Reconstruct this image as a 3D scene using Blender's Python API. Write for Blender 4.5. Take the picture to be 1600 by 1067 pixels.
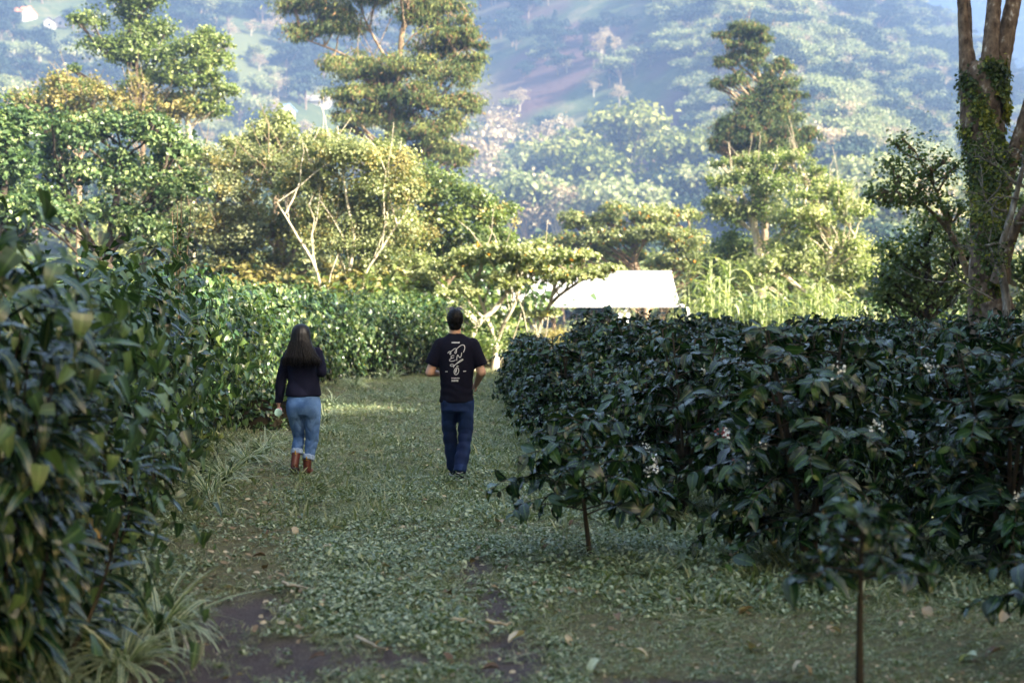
import bpy, bmesh, math, random
import numpy as np
from mathutils import Vector, Matrix
from mathutils.bvhtree import BVHTree

for o in list(bpy.data.objects): bpy.data.objects.remove(o)
SC = bpy.context.scene
COL = SC.collection
PI = math.pi
F = 2222.0; CAMH = 1.70; HZ = 490.0

# ---------------------------------------------------------------- camera, sky, sun
cam_d = bpy.data.cameras.new('camera'); cam = bpy.data.objects.new('camera', cam_d); COL.objects.link(cam)
cam.location = (0, 0, CAMH)
cam.rotation_euler = (math.radians(90) - math.atan(43.5 / F), 0, 0)
cam_d.sensor_width = 36; cam_d.lens = 36 * F / 1600
cam_d.clip_end = 9000; cam_d.clip_start = 0.1
cam_d.dof.use_dof = True; cam_d.dof.focus_distance = 14.7; cam_d.dof.aperture_fstop = 1.9
SC.camera = cam
SUN_EL = math.radians(27); SUN_AZ = math.radians(56)      # azimuth: measured from straight behind the camera towards the right
SUNV = Vector((math.cos(SUN_EL) * math.sin(SUN_AZ), -math.cos(SUN_EL) * math.cos(SUN_AZ), math.sin(SUN_EL)))
world = bpy.data.worlds.new('World'); SC.world = world; world.use_nodes = True
wn = world.node_tree.nodes; wl = world.node_tree.links
sky = wn.new('ShaderNodeTexSky'); sky.sky_type = 'NISHITA'; sky.sun_disc = False
sky.sun_elevation = SUN_EL; sky.sun_rotation = math.atan2(SUNV.x, SUNV.y)
sky.air_density = 1.0; sky.dust_density = 4.0; sky.ozone_density = 0.6
tint = wn.new('ShaderNodeMix'); tint.data_type = 'RGBA'; tint.blend_type = 'MULTIPLY'; tint.inputs[0].default_value = 1; tint.inputs[7].default_value = (1.12, 1.0, .80, 1)
wl.new(sky.outputs[0], tint.inputs[6]); wl.new(tint.outputs[2], wn['Background'].inputs[0]); wn['Background'].inputs[1].default_value = 0.082
sun_d = bpy.data.lights.new('sun', 'SUN'); sun_d.energy = 5.0; sun_d.angle = math.radians(0.5); sun_d.color = (1.0, 0.90, 0.74)
sun = bpy.data.objects.new('sun', sun_d); COL.objects.link(sun)
sun.rotation_euler = SUNV.to_track_quat('Z', 'Y').to_euler(); sun.location = SUNV * 50
vs = SC.view_settings; vs.view_transform = 'Standard'; vs.look = 'None'; vs.gamma = 1; vs.use_curve_mapping = False
vs.exposure = 2.85
cy = SC.cycles
cy.max_bounces = 6; cy.diffuse_bounces = 3; cy.glossy_bounces = 2; cy.transmission_bounces = 3; cy.volume_bounces = 0
cy.use_denoising = True

# ---------------------------------------------------------------- helpers
def W(px, py, Y): return np.array([(px - 800) / F * Y, Y, CAMH + (HZ - py) / F * Y])
def mpp(Y): return Y / F
def unit(a):
    a = np.asarray(a, float); return a / (np.linalg.norm(a, axis=-1, keepdims=True) + 1e-9)
def rs(seed): return np.random.RandomState(seed)

class MB:
    """collects geometry in numpy arrays and links it as one mesh"""
    def __init__(s): s.v = []; s.f = []; s.m = []; s.lc = []; s.n = 0; s.sm = []
    def add(s, verts, faces, mat=0, lc=None, smooth=False):
        verts = np.asarray(verts, float).reshape(-1, 3); faces = np.asarray(faces, int)
        if not len(faces): return
        s.v.append(verts); s.f.append(faces + s.n); s.n += len(verts)
        s.m.append(np.full(len(faces), mat)); s.sm.append(np.full(len(faces), smooth))
        s.lc.append(np.zeros((len(verts), 3)) + (0.5, 0, 0) if lc is None else lc)
    def mesh(s, name, mats):
        me = bpy.data.meshes.new(name)
        if s.n == 0: return me
        V = np.concatenate(s.v); me.vertices.add(len(V)); me.vertices.foreach_set('co', V.ravel())
        loops = np.concatenate([f.ravel() for f in s.f]); tot = np.concatenate([np.full(len(f), f.shape[1]) for f in s.f])
        st = np.concatenate([[0], np.cumsum(tot)[:-1]])
        me.loops.add(len(loops)); me.loops.foreach_set('vertex_index', loops)
        me.polygons.add(len(tot)); me.polygons.foreach_set('loop_start', st); me.polygons.foreach_set('loop_total', tot)
        for m in mats: me.materials.append(m)
        me.polygons.foreach_set('material_index', np.concatenate(s.m)); me.polygons.foreach_set('use_smooth', np.concatenate(s.sm))
        at = me.attributes.new('lc', 'FLOAT_VECTOR', 'POINT'); at.data.foreach_set('vector', np.concatenate(s.lc).ravel())
        me.update(calc_edges=True); me.validate()
        return me

def link(name, data, parent=None, loc=(0, 0, 0)):
    o = bpy.data.objects.new(name, data); COL.objects.link(o); o.location = loc
    if parent: o.parent = parent
    return o
def tag(o, label=None, cat=None, group=None, kind=None):
    if label: o['label'] = label
    if cat: o['category'] = cat
    if group: o['group'] = group
    if kind: o['kind'] = kind
    return o
def empty(name, loc, rz=0, sc=1.0):
    o = link(name, None, None, tuple(loc)); o.rotation_euler = (0, 0, rz); o.scale = (sc, sc, sc); o.empty_display_size = .2
    return o

def tube(mb, pts, rad, sides=6, mat=0, rough=0.0, rng=None, tone=0.5):
    pts = np.asarray(pts, float); n = len(pts); rad = np.broadcast_to(np.asarray(rad, float), (n,))
    d = np.gradient(pts, axis=0); d = unit(d)
    ref = np.tile([0.0, 1.0, 0.0], (n, 1)); bad = np.abs((d * ref).sum(1)) > .9; ref[bad] = [1, 0, 0]
    x = unit(np.cross(ref, d)); y = np.cross(d, x)
    a = np.linspace(0, 2 * PI, sides, endpoint=False)
    R = np.repeat(rad[:, None], sides, 1)
    if rough and rng is not None: R = R * (1 + rough * rng.randn(n, sides))
    V = pts[:, None, :] + R[..., None] * (np.cos(a)[None, :, None] * x[:, None, :] + np.sin(a)[None, :, None] * y[:, None, :])
    V = V.reshape(-1, 3)
    i = np.arange(n - 1)[:, None] * sides; j = np.arange(sides)[None, :]; k = (j + 1) % sides
    Fq = np.stack([i + j, i + k, i + sides + k, i + sides + j], -1).reshape(-1, 4)
    mb.add(V, Fq, mat, np.zeros((len(V), 3)) + (tone, 0, 0), True)
    mb.add(V[-sides:], [list(range(sides))], mat, None, True)

def curve_pts(pts, n=12):
    """Catmull-Rom through points (any dimension)"""
    P = np.asarray(pts, float)
    if len(P) < 3: return np.array([P[0] + (P[-1] - P[0]) * t for t in np.linspace(0, 1, n)])
    P = np.vstack([2 * P[0] - P[1], P, 2 * P[-1] - P[-2]]); out = []
    for i in range(1, len(P) - 2):
        for t in np.linspace(0, 1, n, endpoint=False):
            out.append(.5 * ((2 * P[i]) + (-P[i - 1] + P[i + 1]) * t + (2 * P[i - 1] - 5 * P[i] + 4 * P[i + 1] - P[i + 2]) * t * t + (-P[i - 1] + 3 * P[i] - 3 * P[i + 1] + P[i + 2]) * t ** 3))
    out.append(P[-2]); return np.array(out)

def leaf_tpl(L=1.0, Wd=.4, seg=5, droop=.3, fold=.25, wav=0.0, shape='oval', rng=None, curl=0.0):
    """a leaf along +Y, face up +Z; returns verts, quads, (tone, across, along)"""
    t = np.linspace(0, 1, seg + 1)
    if shape == 'oval': w = np.sin(PI * t ** .85) ** .8
    elif shape == 'strap': w = np.minimum(1, (t + .08) * 3.2) * (1 - t ** 3.0) ** .8
    elif shape == 'heart': w = np.sqrt(np.clip(1 - ((t - .32) / .72) ** 2, 0, 1)) * (1 - .55 * t)
    else: w = 1 - t
    w = np.maximum(w * Wd / 2, Wd * .012)
    ang = droop * t
    y = np.cumsum(np.concatenate([[0], np.cos(ang[1:]) / seg])) * L; z = -np.cumsum(np.concatenate([[0], np.sin(ang[1:]) / seg])) * L
    V = []; lc = []
    for i in range(seg + 1):
        wa = wav * Wd * math.sin(i * 2.4 + .7)
        V += [(-w[i], y[i], z[i] + fold * w[i] + wa), (curl * w[i], y[i], z[i]), (w[i], y[i], z[i] + fold * w[i] - wa * .8)]
        lc += [(0, -1, t[i]), (0, 0, t[i]), (0, 1, t[i])]
    Fq = []
    for i in range(seg):
        a = i * 3; Fq += [(a, a + 1, a + 4, a + 3), (a + 1, a + 2, a + 5, a + 4)]
    return np.array(V), np.array(Fq), np.array(lc, float)

def frames(dirs, ups):
    y = unit(dirs); x = unit(np.cross(y, ups)); z = np.cross(x, y)
    return np.stack([x, y, z], -1)      # columns
def scatter(mb, tpl, pos, R, sc, tone, mat=0, smooth=True):
    V, Fq, lc = tpl; n = len(pos)
    if n == 0: return
    P = pos[:, None, :] + sc[:, None, None] * np.einsum('nij,vj->nvi', R, V)
    FF = Fq[None] + (np.arange(n) * len(V))[:, None, None]
    L = np.tile(lc[None], (n, 1, 1)); L[:, :, 0] = tone[:, None]
    mb.add(P.reshape(-1, 3), FF.reshape(-1, Fq.shape[1]), mat, L.reshape(-1, 3), smooth)

SPRAY = (np.array([(0, 0, 0), (.12, .4, .03), (0, 1, -.22), (-.12, .4, .03)], float), np.array([(0, 1, 2), (0, 2, 3)]), np.array([(0, 0, 0), (0, 1, .5), (0, 0, 1), (0, -1, .5)], float))
QUAD = (np.array([(0, 0, 0), (.42, .5, .12), (0, 1, -.08), (-.42, .5, .12)], float), np.array([(0, 1, 2), (0, 2, 3)]), np.array([(0, 0, 0), (0, 1, .5), (0, 0, 1), (0, -1, .5)], float))

# ---------------------------------------------------------------- materials
def newmat(name):
    m = bpy.data.materials.new(name); m.use_nodes = True; nt = m.node_tree
    return m, nt, nt.nodes['Principled BSDF'], nt.nodes['Material Output']
def ramp(nt, stops, fac=None):
    r = nt.nodes.new('ShaderNodeValToRGB'); e = r.color_ramp.elements
    while len(e) < len(stops): e.new(.5)
    for i, (p, c) in enumerate(stops): e[i].position = p; e[i].color = (*c, 1)
    if fac: nt.links.new(fac, r.inputs[0])
    return r
def noise(nt, scale, detail=4, vec=None, rough=.6):
    n = nt.nodes.new('ShaderNodeTexNoise'); n.inputs['Scale'].default_value = scale; n.inputs['Detail'].default_value = detail; n.inputs['Roughness'].default_value = rough
    if vec: nt.links.new(vec, n.inputs['Vector'])
    return n
def texco(nt, which='Object'): return nt.nodes.new('ShaderNodeTexCoord').outputs[which]
def mixc(nt, fac, a, b, mode='MIX'):
    m = nt.nodes.new('ShaderNodeMix'); m.data_type = 'RGBA'; m.blend_type = mode
    for i, v in ((0, fac), (6, a), (7, b)):
        if isinstance(v, (int, float)): m.inputs[i].default_value = v
        elif isinstance(v, tuple): m.inputs[i].default_value = (*v, 1)
        else: nt.links.new(v, m.inputs[i])
    return m.outputs[2]
def bump(nt, h, strength, dist=.01):
    b = nt.nodes.new('ShaderNodeBump'); b.inputs['Strength'].default_value = strength; b.inputs['Distance'].default_value = dist
    nt.links.new(h, b.inputs['Height']); return b.outputs[0]

def leafmat(name, stops, trans=.3, rough=.5, spec=.5, rib=0.0, edge=None, tip=None, coat=0.0):
    m, nt, bs, out = newmat(name)
    at = nt.nodes.new('ShaderNodeAttribute'); at.attribute_name = 'lc'
    sp = nt.nodes.new('ShaderNodeSeparateXYZ'); nt.links.new(at.outputs['Vector'], sp.inputs[0])
    oi = nt.nodes.new('ShaderNodeObjectInfo')
    ma = nt.nodes.new('ShaderNodeMath'); ma.operation = 'MULTIPLY_ADD'; nt.links.new(oi.outputs['Random'], ma.inputs[0]); ma.inputs[1].default_value = .22; ma.inputs[2].default_value = -.11
    ad = nt.nodes.new('ShaderNodeMath'); ad.operation = 'ADD'; ad.use_clamp = True; nt.links.new(sp.outputs[0], ad.inputs[0]); nt.links.new(ma.outputs[0], ad.inputs[1])
    r = ramp(nt, stops, ad.outputs[0]); colr = r.outputs[0]
    nn = noise(nt, 9, 3, texco(nt)); nr = ramp(nt, [(.3, (.85, .85, .85)), (.7, (1.15, 1.15, 1.15))], nn.outputs[0])
    colr = mixc(nt, 1.0, colr, nr.outputs[0], 'MULTIPLY')
    ab = nt.nodes.new('ShaderNodeMath'); ab.operation = 'ABSOLUTE'; nt.links.new(sp.outputs[1], ab.inputs[0])
    if rib:
        rr = ramp(nt, [(0.0, (1, 1, 1)), (.16, (0, 0, 0))], ab.outputs[0]); mm = nt.nodes.new('ShaderNodeMath'); mm.operation = 'MULTIPLY'; mm.inputs[1].default_value = rib
        nt.links.new(rr.outputs[0], mm.inputs[0]); colr = mixc(nt, mm.outputs[0], colr, tuple(min(1, c * 2.2 + .02) for c in stops[-1][1]))
    if edge:
        rr = ramp(nt, [(.45, (0, 0, 0)), (.75, (1, 1, 1))], ab.outputs[0]); colr = mixc(nt, rr.outputs[0], colr, edge)
    if tip:
        rr = ramp(nt, [(.8, (0, 0, 0)), (1.0, (.8, .8, .8))], sp.outputs[2]); colr = mixc(nt, rr.outputs[0], colr, tip)
    nt.links.new(colr, bs.inputs['Base Color']); bs.inputs['Roughness'].default_value = rough; bs.inputs['Specular IOR Level'].default_value = spec
    if trans:
        tr = nt.nodes.new('ShaderNodeBsdfTranslucent'); tcol = mixc(nt, 1.0, colr, (1.5, 1.7, .7), 'MULTIPLY'); nt.links.new(tcol, tr.inputs[0])
        mx = nt.nodes.new('ShaderNodeMixShader'); mx.inputs[0].default_value = trans
        nt.links.new(bs.outputs[0], mx.inputs[1]); nt.links.new(tr.outputs[0], mx.inputs[2]); nt.links.new(mx.outputs[0], out.inputs[0])
    return m

def barkmat(name, c1, c2, c3=None, scale=6, moss=None, stretch=.25):
    m, nt, bs, out = newmat(name)
    mp = nt.nodes.new('ShaderNodeMapping'); mp.inputs['Scale'].default_value = (1, 1, stretch); nt.links.new(texco(nt), mp.inputs[0])
    n1 = noise(nt, scale, 6, mp.outputs[0]); st = [(.35, c1), (.6, c2)] + ([(.72, c3)] if c3 else [])
    c = ramp(nt, st, n1.outputs[0]).outputs[0]
    if moss:
        n2 = noise(nt, scale * .35, 5, texco(nt)); rr = ramp(nt, [(.48, (0, 0, 0)), (.6, (1, 1, 1))], n2.outputs[0]); c = mixc(nt, rr.outputs[0], c, moss)
    nt.links.new(c, bs.inputs['Base Color']); bs.inputs['Roughness'].default_value = .9; bs.inputs['Specular IOR Level'].default_value = .2
    nt.links.new(bump(nt, n1.outputs[0], .8, .03), bs.inputs['Normal'])
    return m
def plain(name, c, rough=.6, spec=.4, var=.15, scale=20, metal=0, bmp=0.0):
    m, nt, bs, out = newmat(name)
    n = noise(nt, scale, 4, texco(nt)); col = mixc(nt, n.outputs[0], tuple(x * (1 - var) for x in c), tuple(min(1, x * (1 + var)) for x in c))
    nt.links.new(col, bs.inputs['Base Color']); bs.inputs['Roughness'].default_value = rough; bs.inputs['Specular IOR Level'].default_value = spec; bs.inputs['Metallic'].default_value = metal
    if bmp: nt.links.new(bump(nt, n.outputs[0], bmp, .005), bs.inputs['Normal'])
    return m

M = {}
M['coffee'] = leafmat('coffee_leaf', [(0, (.004, .017, .006)), (.5, (.009, .031, .009)), (.85, (.024, .064, .014)), (1, (.080, .13, .03))], .05, .27, .38, rib=.35)
M['coffee_young'] = leafmat('coffee_leaf_young', [(0, (.05, .10, .02)), (1, (.12, .18, .04))], .25, .35, .5, rib=.4)
M['strap'] = leafmat('strap_leaf', [(0, (.006, .019, .008)), (.5, (.015, .042, .015)), (.9, (.040, .085, .028)), (1, (.13, .14, .05))], .05, .24, .48, rib=.5, tip=(.10, .10, .04))
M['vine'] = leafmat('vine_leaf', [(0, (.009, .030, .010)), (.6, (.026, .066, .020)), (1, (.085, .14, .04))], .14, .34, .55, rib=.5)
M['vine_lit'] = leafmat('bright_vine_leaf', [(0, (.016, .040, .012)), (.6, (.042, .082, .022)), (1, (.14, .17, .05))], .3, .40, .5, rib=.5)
M['yellow_leaf'] = leafmat('yellow_leaf', [(0, (.35, .20, .03)), (1, (.55, .38, .05))], .25, .5, .4, tip=(.20, .05, .03))
M['grass'] = leafmat('grass_blade', [(0, (.075, .115, .042)), (.5, (.185, .215, .105)), (1, (.48, .47, .31))], .25, .45, .5)
M['weed'] = leafmat('weed_leaf', [(0, (.050, .100, .038)), (.6, (.15, .20, .09)), (1, (.42, .47, .30))], .15, .32, .5, rib=.3)
M['tuft'] = leafmat('variegated_blade', [(0, (.035, .085, .03)), (1, (.07, .13, .05))], .2, .42, .5, edge=(.55, .60, .42))
M['litter'] = leafmat('dry_leaf', [(0, (.10, .06, .035)), (.5, (.26, .19, .11)), (1, (.48, .42, .30))], .1, .6, .3)
M['t_grey'] = leafmat('grey_green_tree_leaf', [(0, (.060, .078, .030)), (.6, (.130, .150, .065)), (1, (.27, .27, .14))], .3, .45, .5)
M['t_pale'] = leafmat('pale_green_tree_leaf', [(0, (.095, .12, .045)), (.6, (.21, .24, .10)), (1, (.38, .39, .21))], .35, .45, .5)
M['t_dark'] = leafmat('dark_glossy_tree_leaf', [(0, (.024, .052, .020)), (.6, (.055, .10, .035)), (1, (.20, .26, .10))], .25, .42, .4)
M['t_green'] = leafmat('green_tree_leaf', [(0, (.055, .090, .026)), (.6, (.12, .165, .045)), (1, (.26, .29, .11))], .35, .42, .5)
M['t_yellow'] = leafmat('yellowish_tree_leaf', [(0, (.12, .11, .035)), (.6, (.22, .19, .06)), (1, (.36, .30, .12))], .35, .5, .4)
M['t_conif'] = leafmat('conifer_foliage', [(0, (.020, .042, .016)), (.5, (.065, .10, .030)), (1, (.20, .22, .07))], .2, .6, .3)
M['t_conbr'] = leafmat('brown_conifer_foliage', [(0, (.10, .055, .03)), (1, (.26, .16, .08))], .2, .7, .2)
M['flower'] = leafmat('orange_flower', [(0, (.65, .22, .02)), (1, (.8, .42, .03))], .3, .5, .3)
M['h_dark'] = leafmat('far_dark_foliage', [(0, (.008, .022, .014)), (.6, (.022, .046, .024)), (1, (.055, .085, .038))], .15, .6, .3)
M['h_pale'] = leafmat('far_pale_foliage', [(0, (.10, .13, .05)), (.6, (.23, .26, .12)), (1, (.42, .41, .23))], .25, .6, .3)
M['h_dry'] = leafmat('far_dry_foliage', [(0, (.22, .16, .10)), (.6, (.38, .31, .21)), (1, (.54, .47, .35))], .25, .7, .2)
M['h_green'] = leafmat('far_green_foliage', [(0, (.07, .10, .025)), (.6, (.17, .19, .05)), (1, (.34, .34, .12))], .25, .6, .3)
M['cane'] = leafmat('cane_leaf', [(0, (.06, .10, .03)), (.6, (.15, .19, .08)), (1, (.36, .38, .22))], .35, .45, .5, rib=.4)
M['wood'] = barkmat('brown_stem', (.022, .018, .013), (.065, .055, .040))
M['pale_bark'] = barkmat('pale_bark', (.22, .19, .13), (.48, .43, .33), (.62, .58, .48))
M['tan_bark'] = barkmat('tan_bark', (.10, .075, .05), (.24, .18, .12), (.36, .29, .21))
M['dark_bark'] = barkmat('dark_bark', (.02, .016, .012), (.07, .055, .04))
M['big_bark'] = barkmat('lichen_spotted_bark', (.055, .038, .028), (.19, .14, .10), (.52, .50, .45), 10, stretch=.6)
M['twig'] = barkmat('lichened_twig', (.07, .06, .05), (.22, .20, .17), (.45, .46, .42), 14)
M['moss'] = leafmat('moss_and_fern_leaf', [(0, (.022, .042, .008)), (.55, (.07, .105, .016)), (1, (.30, .29, .035))], .25, .5, .4)
M['white'] = plain('white_paint', (.80, .80, .79), .5, .4, .03, 3)
M['roofwhite'] = plain('white_roof_sheet', (.40, .40, .41), .38, .5, .03, 2)
M['slate'] = plain('slate_roof', (.16, .15, .19), .6); M['orange'] = plain('terracotta_roof', (.62, .28, .14), .7)
M['pink'] = plain('pink_roof', (.72, .40, .42), .6); M['blue'] = plain('blue_roof', (.20, .30, .55), .5); M['glass'] = plain('dark_window', (.03, .04, .05), .2, .6)
M['post'] = plain('dark_post', (.03, .03, .03), .6)

# ground
def dirt_field(x, y):
    """bare earth 0..1"""
    d = np.zeros_like(x)
    for (cx, cy_, rx, ry) in ((-1.50, 8.1, .26, .55), (-1.30, 6.8, .55, .55), (-.10, 8.3, .12, .7), (-.02, 7.1, .19, .55), (-.62, 6.95, .22, .22), (-.25, 9.5, .10, .5), (-1.55, 7.5, .22, .4), (.9, 6.55, .5, .12)):
        q = ((x - cx) / rx) ** 2 + ((y - cy_) / ry) ** 2
        wob = .35 * np.sin(x * 17 + y * 5) * np.sin(y * 13 - x * 7) + .25 * np.sin(x * 41 + 1) * np.sin(y * 37)
        d = np.maximum(d, np.clip(1.6 - q - wob, 0, 1))
    return d
HE = np.array([(2, -1.8), (6, -1.85), (9, -2.05), (12, -2.6), (16, -3.2), (20, -3.75), (27, -4.2), (33, -4.2), (37, -3.4), (39, -1.9), (41, -.5)])
def hedge_x(y): return np.interp(y, HE[:, 0], HE[:, 1])
CE = np.array([(6, 1.6), (9.5, 1.15), (13, .75), (16, .2), (20, -.1), (25, -.35), (30, -.3), (36, 0), (42, .5)])
def coffee_x(y): return np.interp(y, CE[:, 0], CE[:, 1])
def gz(x, y): return .025 * np.sin(x * 1.7 + .4 * y) * np.sin(y * .9 + 1) + .012 * np.sin(x * 5.1 + 2) * np.sin(y * 4.3) - .03 * np.exp(-((x + .1) / .35) ** 2) - .03 * np.exp(-((x + 1.6) / .3) ** 2)

def make_ground():
    def axis(a, b, s, lo, hi, k):
        core = np.arange(a, b, s); out = []; p = b; st = s
        while p < hi: out.append(p); st *= k; p += st
        out.append(hi); neg = []; p = a - s; st = s
        while p > lo: neg.append(p); st *= k; p -= st
        neg.append(lo); return np.concatenate([neg[::-1], core, out])
    xs = axis(-6, 8, .07, -2600, 2600, 1.25); ys = axis(5.5, 24, .08, -60, 3200, 1.16)
    X, Y = np.meshgrid(xs, ys); near = np.exp(-np.maximum(0, np.hypot(X, Y - 15) - 40) / 20)
    Z = gz(X, Y) * near + (.01 * np.sin(X * 23 + Y * 9) * np.sin(Y * 27 - X * 4) + .006 * np.sin(X * 51) * np.sin(Y * 49)) * near
    Z -= .02 * dirt_field(X, Y)
    n0, n1 = X.shape; V = np.stack([X, Y, Z], -1).reshape(-1, 3)
    i, j = np.meshgrid(np.arange(n0 - 1), np.arange(n1 - 1), indexing='ij'); a = i * n1 + j
    Fq = np.stack([a, a + 1, a + n1 + 1, a + n1], -1).reshape(-1, 4)
    lc = np.zeros((len(V), 3)); lc[:, 0] = dirt_field(V[:, 0], V[:, 1])
    dry = np.exp(-((V[:, 0] - hedge_x(V[:, 1]) - .25) / .45) ** 2) * (V[:, 1] < 30) * (V[:, 1] > 7) + np.clip((8.3 - V[:, 1]) / .8, 0, 1) * np.clip((V[:, 0] - .2) / .6, 0, 1)
    lc[:, 1] = np.clip(dry, 0, 1)
    m, nt, bs, out = newmat('earth_and_moss')
    at = nt.nodes.new('ShaderNodeAttribute'); at.attribute_name = 'lc'; sp = nt.nodes.new('ShaderNodeSeparateXYZ'); nt.links.new(at.outputs['Vector'], sp.inputs[0])
    n1_ = noise(nt, 2.2, 8, texco(nt), .7); n2_ = noise(nt, 26, 6, texco(nt), .7); n3 = noise(nt, 90, 4, texco(nt), .7)
    g = ramp(nt, [(.35, (.060, .070, .034)), (.55, (.115, .115, .060)), (.7, (.20, .17, .10))], n2_.outputs[0]).outputs[0]
    dryc = ramp(nt, [(.35, (.085, .085, .042)), (.55, (.18, .16, .085)), (.7, (.27, .22, .13))], n2_.outputs[0]).outputs[0]
    soil = ramp(nt, [(.35, (.060, .048, .048)), (.6, (.14, .115, .112)), (.75, (.22, .185, .175))], n3.outputs[0]).outputs[0]
    f1 = nt.nodes.new('ShaderNodeMath'); f1.operation = 'MULTIPLY_ADD'; f1.use_clamp = True; nt.links.new(n1_.outputs[0], f1.inputs[0]); f1.inputs[1].default_value = 1.2; nt.links.new(sp.outputs[1], f1.inputs[2])
    f1b = nt.nodes.new('ShaderNodeMath'); f1b.operation = 'SUBTRACT'; f1b.use_clamp = True; nt.links.new(f1.outputs[0], f1b.inputs[0]); f1b.inputs[1].default_value = .5
    c = mixc(nt, f1b.outputs[0], g, dryc); c = mixc(nt, sp.outputs[0], c, soil)
    nt.links.new(c, bs.inputs['Base Color']); bs.inputs['Roughness'].default_value = .95; bs.inputs['Specular IOR Level'].default_value = .15
    nt.links.new(bump(nt, n3.outputs[0], 1.0, .02), bs.inputs['Normal'])
    mb = MB(); mb.add(V, Fq, 0, lc, True)
    o = link('ground', mb.mesh('ground', [m])); tag(o, kind='structure')
make_ground()

# ---------------------------------------------------------------- hills
def smooth(t): t = np.clip(t, 0, 1); return t * t * (3 - 2 * t)
YV = [110, 250, 350, 450, 600, 750, 1000]; ZV = [-8, 1, 12, 32, 110, 205, 350]
YC = [110, 250, 350, 450, 600, 1000]; ZCc = [-8, 14, 43, 79, 150, 330]
def hA(X, Y):
    xv = -.036 * Y; xc = 80.0; zv = np.interp(Y, YV, ZV); zc = np.interp(Y, YC, ZCc)
    z = np.where(X < xv, zv + .27 * (xv - X) - 6 * (1 - np.exp(-(xv - X) / 25.0)) * 0, 0)
    t = (X - xv) / (xc - xv); z = np.where((X >= xv) & (X < xc), zv + (zc - zv) * (t ** 1.15), z)
    z = np.where(X >= xc, zc - .55 * (X - xc), z)
    z = z + (2.5 * np.sin(X * .045 + Y * .02) * np.sin(Y * .033) + 1.6 * np.sin(X * .11 + 1) * np.sin(Y * .09 + X * .03)) * np.clip((Y - 150) / 150, 0, 1)
    return np.where(Y < 115, -8, z)
def hB(X, Y):   # the darker ridge to the right
    rz = np.interp(X, [60, 188, 300, 396, 700, 1100], [272, 224, 172, 98, -30, -70])
    return rz - .42 * (1100 - Y) * (Y < 1100) - .5 * (Y - 1100) * (Y >= 1100) + 5 * np.sin(X * .03 + 2) * np.sin(Y * .02) + 3 * np.sin(X * .09) * np.sin(Y * .07)
def hC(X, Y):
    return -60 + (Y - 1300) * .62 + 30 * np.sin(X * .006 + Y * .002 + 1) + 12 * np.sin(X * .02 + 2) * np.sin(Y * .015) + 18 * np.sin((X - Y * .3) * .011)
def terrain(name, fn, x0, x1, y0, y1, step, mat):
    xs = np.arange(x0, x1 + step, step); ys = np.arange(y0, y1 + step, step); X, Y = np.meshgrid(xs, ys); Z = fn(X, Y)
    n1 = X.shape[1]; i, j = np.meshgrid(np.arange(X.shape[0] - 1), np.arange(n1 - 1), indexing='ij'); a = i * n1 + j
    mb = MB(); mb.add(np.stack([X, Y, Z], -1).reshape(-1, 3), np.stack([a, a + 1, a + n1 + 1, a + n1], -1).reshape(-1, 4), 0, None, True)
    return tag(link(name, mb.mesh(name, [mat])), kind='structure')
def hillmat(name, stops, s1, fields=None):
    m, nt, bs, out = newmat(name); n = noise(nt, s1, 8, texco(nt), .65); c = ramp(nt, stops, n.outputs[0]).outputs[0]
    if fields:   # bare reddish gully above the valley, pale meadows on the village side
        ge = nt.nodes.new('ShaderNodeSeparateXYZ'); nt.links.new(texco(nt), ge.inputs[0])
        nb = noise(nt, .012, 3, texco(nt)); r = ramp(nt, [(.47, (0, 0, 0)), (.55, (1, 1, 1))], nb.outputs[0])
        mr = nt.nodes.new('ShaderNodeMapRange'); mr.inputs[1].default_value = -25; mr.inputs[2].default_value = 5; nt.links.new(ge.outputs[0], mr.inputs[0])
        c2 = mixc(nt, mr.outputs[0], (.095, .11, .048), (.10, .060, .052)); c = mixc(nt, r.outputs[0], c, c2)
    nt.links.new(c, bs.inputs['Base Color']); bs.inputs['Roughness'].default_value = 1; bs.inputs['Specular IOR Level'].default_value = .05
    nt.links.new(bump(nt, n.outputs[0], 1, 1.5), bs.inputs['Normal']); return m
MH = hillmat('hill_scrub', [(.35, (.035, .055, .025)), (.55, (.075, .095, .04)), (.68, (.16, .15, .08))], .05, True)
MR = hillmat('ridge_forest_floor', [(.35, (.025, .045, .025)), (.6, (.06, .085, .04))], .04)
terrain('valley_hillside', hA, -420, 330, 112, 960, 6, MH)
terrain('forest_ridge', hB, 40, 900, 700, 1250, 10, MR)
terrain('far_mountain', hC, -900, 1700, 1300, 2700, 25, MR)

# haze: a closed box of air round camera and scene
hm = bpy.data.materials.new('haze'); hm.use_nodes = True; hn = hm.node_tree; hn.nodes.remove(hn.nodes['Principled BSDF'])
pv = hn.nodes.new('ShaderNodeVolumePrincipled'); pv.inputs['Color'].default_value = (.30, .50, 1.0, 1); pv.inputs['Density'].default_value = .00060; pv.inputs['Anisotropy'].default_value = 0.0
hn.links.new(pv.outputs[0], hn.nodes['Material Output'].inputs['Volume'])
def box_v(x0, x1, y0, y1, z0, z1):
    V = [(x0, y0, z0), (x1, y0, z0), (x1, y1, z0), (x0, y1, z0), (x0, y0, z1), (x1, y0, z1), (x1, y1, z1), (x0, y1, z1)]
    return np.array(V, float), np.array([(0, 3, 2, 1), (4, 5, 6, 7), (0, 1, 5, 4), (1, 2, 6, 5), (2, 3, 7, 6), (3, 0, 4, 7)])
mb = MB(); mb.add(*box_v(-2700, 2700, -80, 3300, -236, 915)); tag(link('haze', mb.mesh('haze', [hm])), kind='stuff')

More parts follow.
